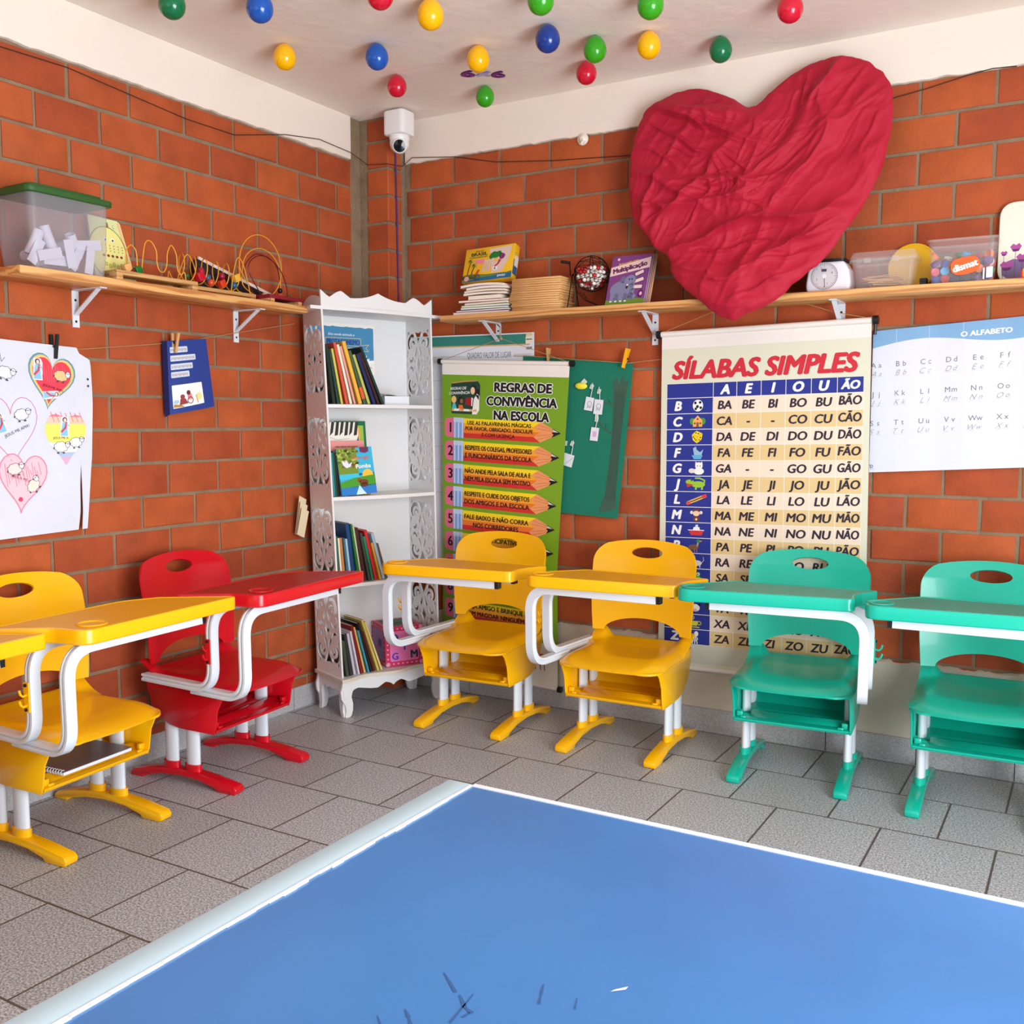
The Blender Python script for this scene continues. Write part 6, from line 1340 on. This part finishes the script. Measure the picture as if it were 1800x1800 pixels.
def maze(label, x0, x1, y0, y1, top=BEECH):
    t = thing('bead_maze', label, 'toy', ((x0+x1)/2, (y0+y1)/2, Zl), group='wooden bead mazes on the left wall shelf'); hx, hy = (x1-x0)/2, (y1-y0)/2
    mb = MB(); mb.span((-hx, -hy, .017), (hx, hy, .032), top)
    mb.span((-hx, -hy, 0), (hx, -hy+.026, .0175), BEECH); mb.span((-hx, hy-.026, 0), (hx, hy, .0175), BEECH); link('base', bevel(mb.mesh('base'), .0015), t); return t, (lambda x, y, z: (x-(x0+x1)/2, y-(y0+y1)/2, z-Zl))
def wire(t, f, pts, m): MB().tube([f(*p) for p in densify3(pts)], .0021, m, 7).build('bent_wire', t)
def densify3(P, n=8):
    P = [Vector(p) for p in P]; o = []
    for i in range(len(P)-1):
        p0, p1, p2, p3 = P[max(0, i-1)], P[i], P[i+1], P[min(len(P)-1, i+2)]
        for k in range(n):
            t = k/n; o.append(tuple(.5*((2*p1)+(p2-p0)*t+(2*p0-5*p1+4*p2-p3)*t*t+(3*p1-p0-3*p2+p3)*t**3)))
    return o+[tuple(P[-1])]
def bead(t, f, p, c, cube=False, r=.012):
    mb = MB(); m = mat('bead_%d_%d_%d' % c, c, .3)
    if cube: mb.box((0, 0, 0), (r*1.9,)*3, m, rot=(R(25), 'X')); me = bevel(mb.mesh('bead'), .002)
    else: mb.ball((0, 0, 0), r, m, 14); me = mb.mesh('bead')
    link('bead', me, t, f(*p))
t, f = maze('bead maze with a snaking yellow wire beside the counting board', .118, .193, -1.672, -1.318)
xw = .150; wv = [(xw, -1.585, Zl+.030), (xw, -1.585, 1.86)]
ys_ = [(-1.560, 1.925), (-1.535, 1.86), (-1.520, 1.83)]
wire(t, f, [(xw, -1.600, Zl+.030), (xw, -1.600, 1.84), (xw, -1.595, 1.885), (xw, -1.575, 1.905), (xw, -1.555, 1.885), (xw, -1.552, 1.84), (xw, -1.55, Zl+.030)], WY)
wire(t, f, [(xw, -1.535, Zl+.030), (xw, -1.530, 1.85), (xw, -1.515, 1.92), (xw, -1.490, 1.930), (xw, -1.468, 1.90), (xw, -1.466, 1.86), (xw, -1.455, 1.832), (xw, -1.435, 1.832), (xw, -1.422, 1.86), (xw, -1.418, 1.90), (xw, -1.400, 1.930), (xw, -1.378, 1.90), (xw, -1.375, 1.855), (xw, -1.362, 1.830), (xw, -1.342, 1.84), (xw, -1.336, Zl+.030)], WY)
for p, c, q in (((xw, -1.598, 1.824), (226, 170, 100), True), ((xw+.004, -1.580, 1.812), (120, 14, 30), False), ((xw, -1.552, 1.822), (24, 110, 40), True)): bead(t, f, p, c, q, .014)
t, f = maze('bead maze with a long yellow spiral wire in the middle of the left shelf', .040, .114, -1.390, -.945)
hl = []
for k in range(81):
    a = k/80; th = 2*math.pi*6.5*a+math.pi*.8; hl.append((.086+.030*math.cos(th), -1.345+.36*a, 1.872-.012*a+.050*math.sin(th)))
wire(t, f, [(.086, -1.365, Zl+.030)]+hl[2:-2]+[(.086, -.975, Zl+.030)], WY)
wire(t, f, [(.09, -1.33, Zl+.030), (.09, -1.30, 1.88), (.09, -1.275, 1.92), (.09, -1.25, 1.90), (.09, -1.235, 1.86)], WY)
wire(t, f, [(.11, -1.075, Zl+.030), (.11, -1.06, 1.88), (.11, -1.035, 1.94), (.11, -1.005, 1.91), (.11, -.972, Zl+.030)], WY)
for p, c, q, r in (((.086, -1.275, 1.842), (40, 90, 30), False, .012), ((.11, -1.235, 1.842), (190, 24, 44), True, .017), ((.086, -1.205, 1.868), (176, 20, 50), False, .014), ((.10, -1.185, 1.845), (60, 80, 110), False, .014), ((.11, -1.178, 1.826), (210, 70, 40), False, .014), ((.10, -1.115, 1.830), (210, 60, 30), True, .014), ((.086, -1.10, 1.862), (150, 20, 50), False, .014), ((.106, -1.045, 1.860), (226, 170, 60), True, .015), ((.10, -1.050, 1.832), (20, 90, 120), False, .014)): bead(t, f, p, c, q, r)
t, f = maze('bead maze with big yellow and dark red wire arches at the bookcase end', .050, .180, -.932, -.746, mat('maze_red', (130, 22, 34), .5))
def arch(xa, y0, z0, y1, z1, h, m, lean=0):
    wire(t, f, [(xa, y0, z0)]+[(xa+lean*math.sin(math.pi*k/10), y0+(y1-y0)*(.5-.5*math.cos(math.pi*k/10)), z0+(z1-z0)*k/10+h*math.sin(math.pi*k/10)) for k in range(1, 10)]+[(xa, y1, z1)], m)
lp = lambda cy, cz, r, x, a0, a1: [(x, cy+r*math.cos(R(a)), cz+r*math.sin(R(a))) for a in range(a0, a1, 18)]
wire(t, f, [(.10, -.985, 1.86)]+[(.10, -.90+.118*math.cos(R(a)), 1.925+.125*math.sin(R(a))) for a in range(190, -130, -20)], WY)
wire(t, f, [(.085, -.915, Zl+.030), (.085, -.985, 1.84)]+[(.085, -.88+.108*math.cos(R(a)), 1.90+.10*math.sin(R(a))) for a in range(180, -5, -20)]+[(.085, -.775, Zl+.030)], WY)
wire(t, f, [(.12, -.92, Zl+.030), (.12, -.99, 1.90), (.12, -.95, 1.955), (.12, -.88, 1.962), (.12, -.81, 1.92), (.12, -.775, 1.86), (.12, -.768, Zl+.030)], WR_)
wire(t, f, [(.065, -.90, Zl+.030), (.065, -.96, 1.90), (.065, -.90, 1.975), (.065, -.82, 1.972), (.065, -.765, 1.93), (.065, -.752, Zl+.030)], WR_)
for p, c, q, r in (((.085, -.870, 1.812), (226, 170, 100), False, .011), ((.085, -.845, 1.812), (40, 110, 30), False, .011), ((.085, -.776, 1.842), (20, 16, 20), False, .011), ((.085, -.776, 1.822), (220, 70, 40), False, .011), ((.10, -.790, 1.808), (20, 60, 90), False, .011), ((.118, -.766, 1.812), (30, 100, 24), True, .010)): bead(t, f, p, c, q, r)
kc = thing('black_case', 'long black case with a white top edge behind the bead mazes', 'case', (.026, -.90, Zl))
mb = MB(); mb.prism([(-.29, 0), (.135, 0), (.135, .030), (.128, .048), (-.27, .150), (-.29, .140)], -.012, .012, mat('case_black', (24, 22, 28), .45), Matrix(((0, 0, 1, 0), (1, 0, 0, 0), (0, 1, 0, 0), (0, 0, 0, 1)))); link('shell', bevel(mb.mesh('shell'), .003), kc)
mb = MB(); mb.tube([(.010, -.272, .152), (.010, .120, .052)], 0, mat('case_edge', (226, 206, 196), .4), prof=[(-.004, -.006), (.004, -.006), (.004, .006), (-.004, .006)], up=(1, 0, 0)); mb.build('top_edge', kc)
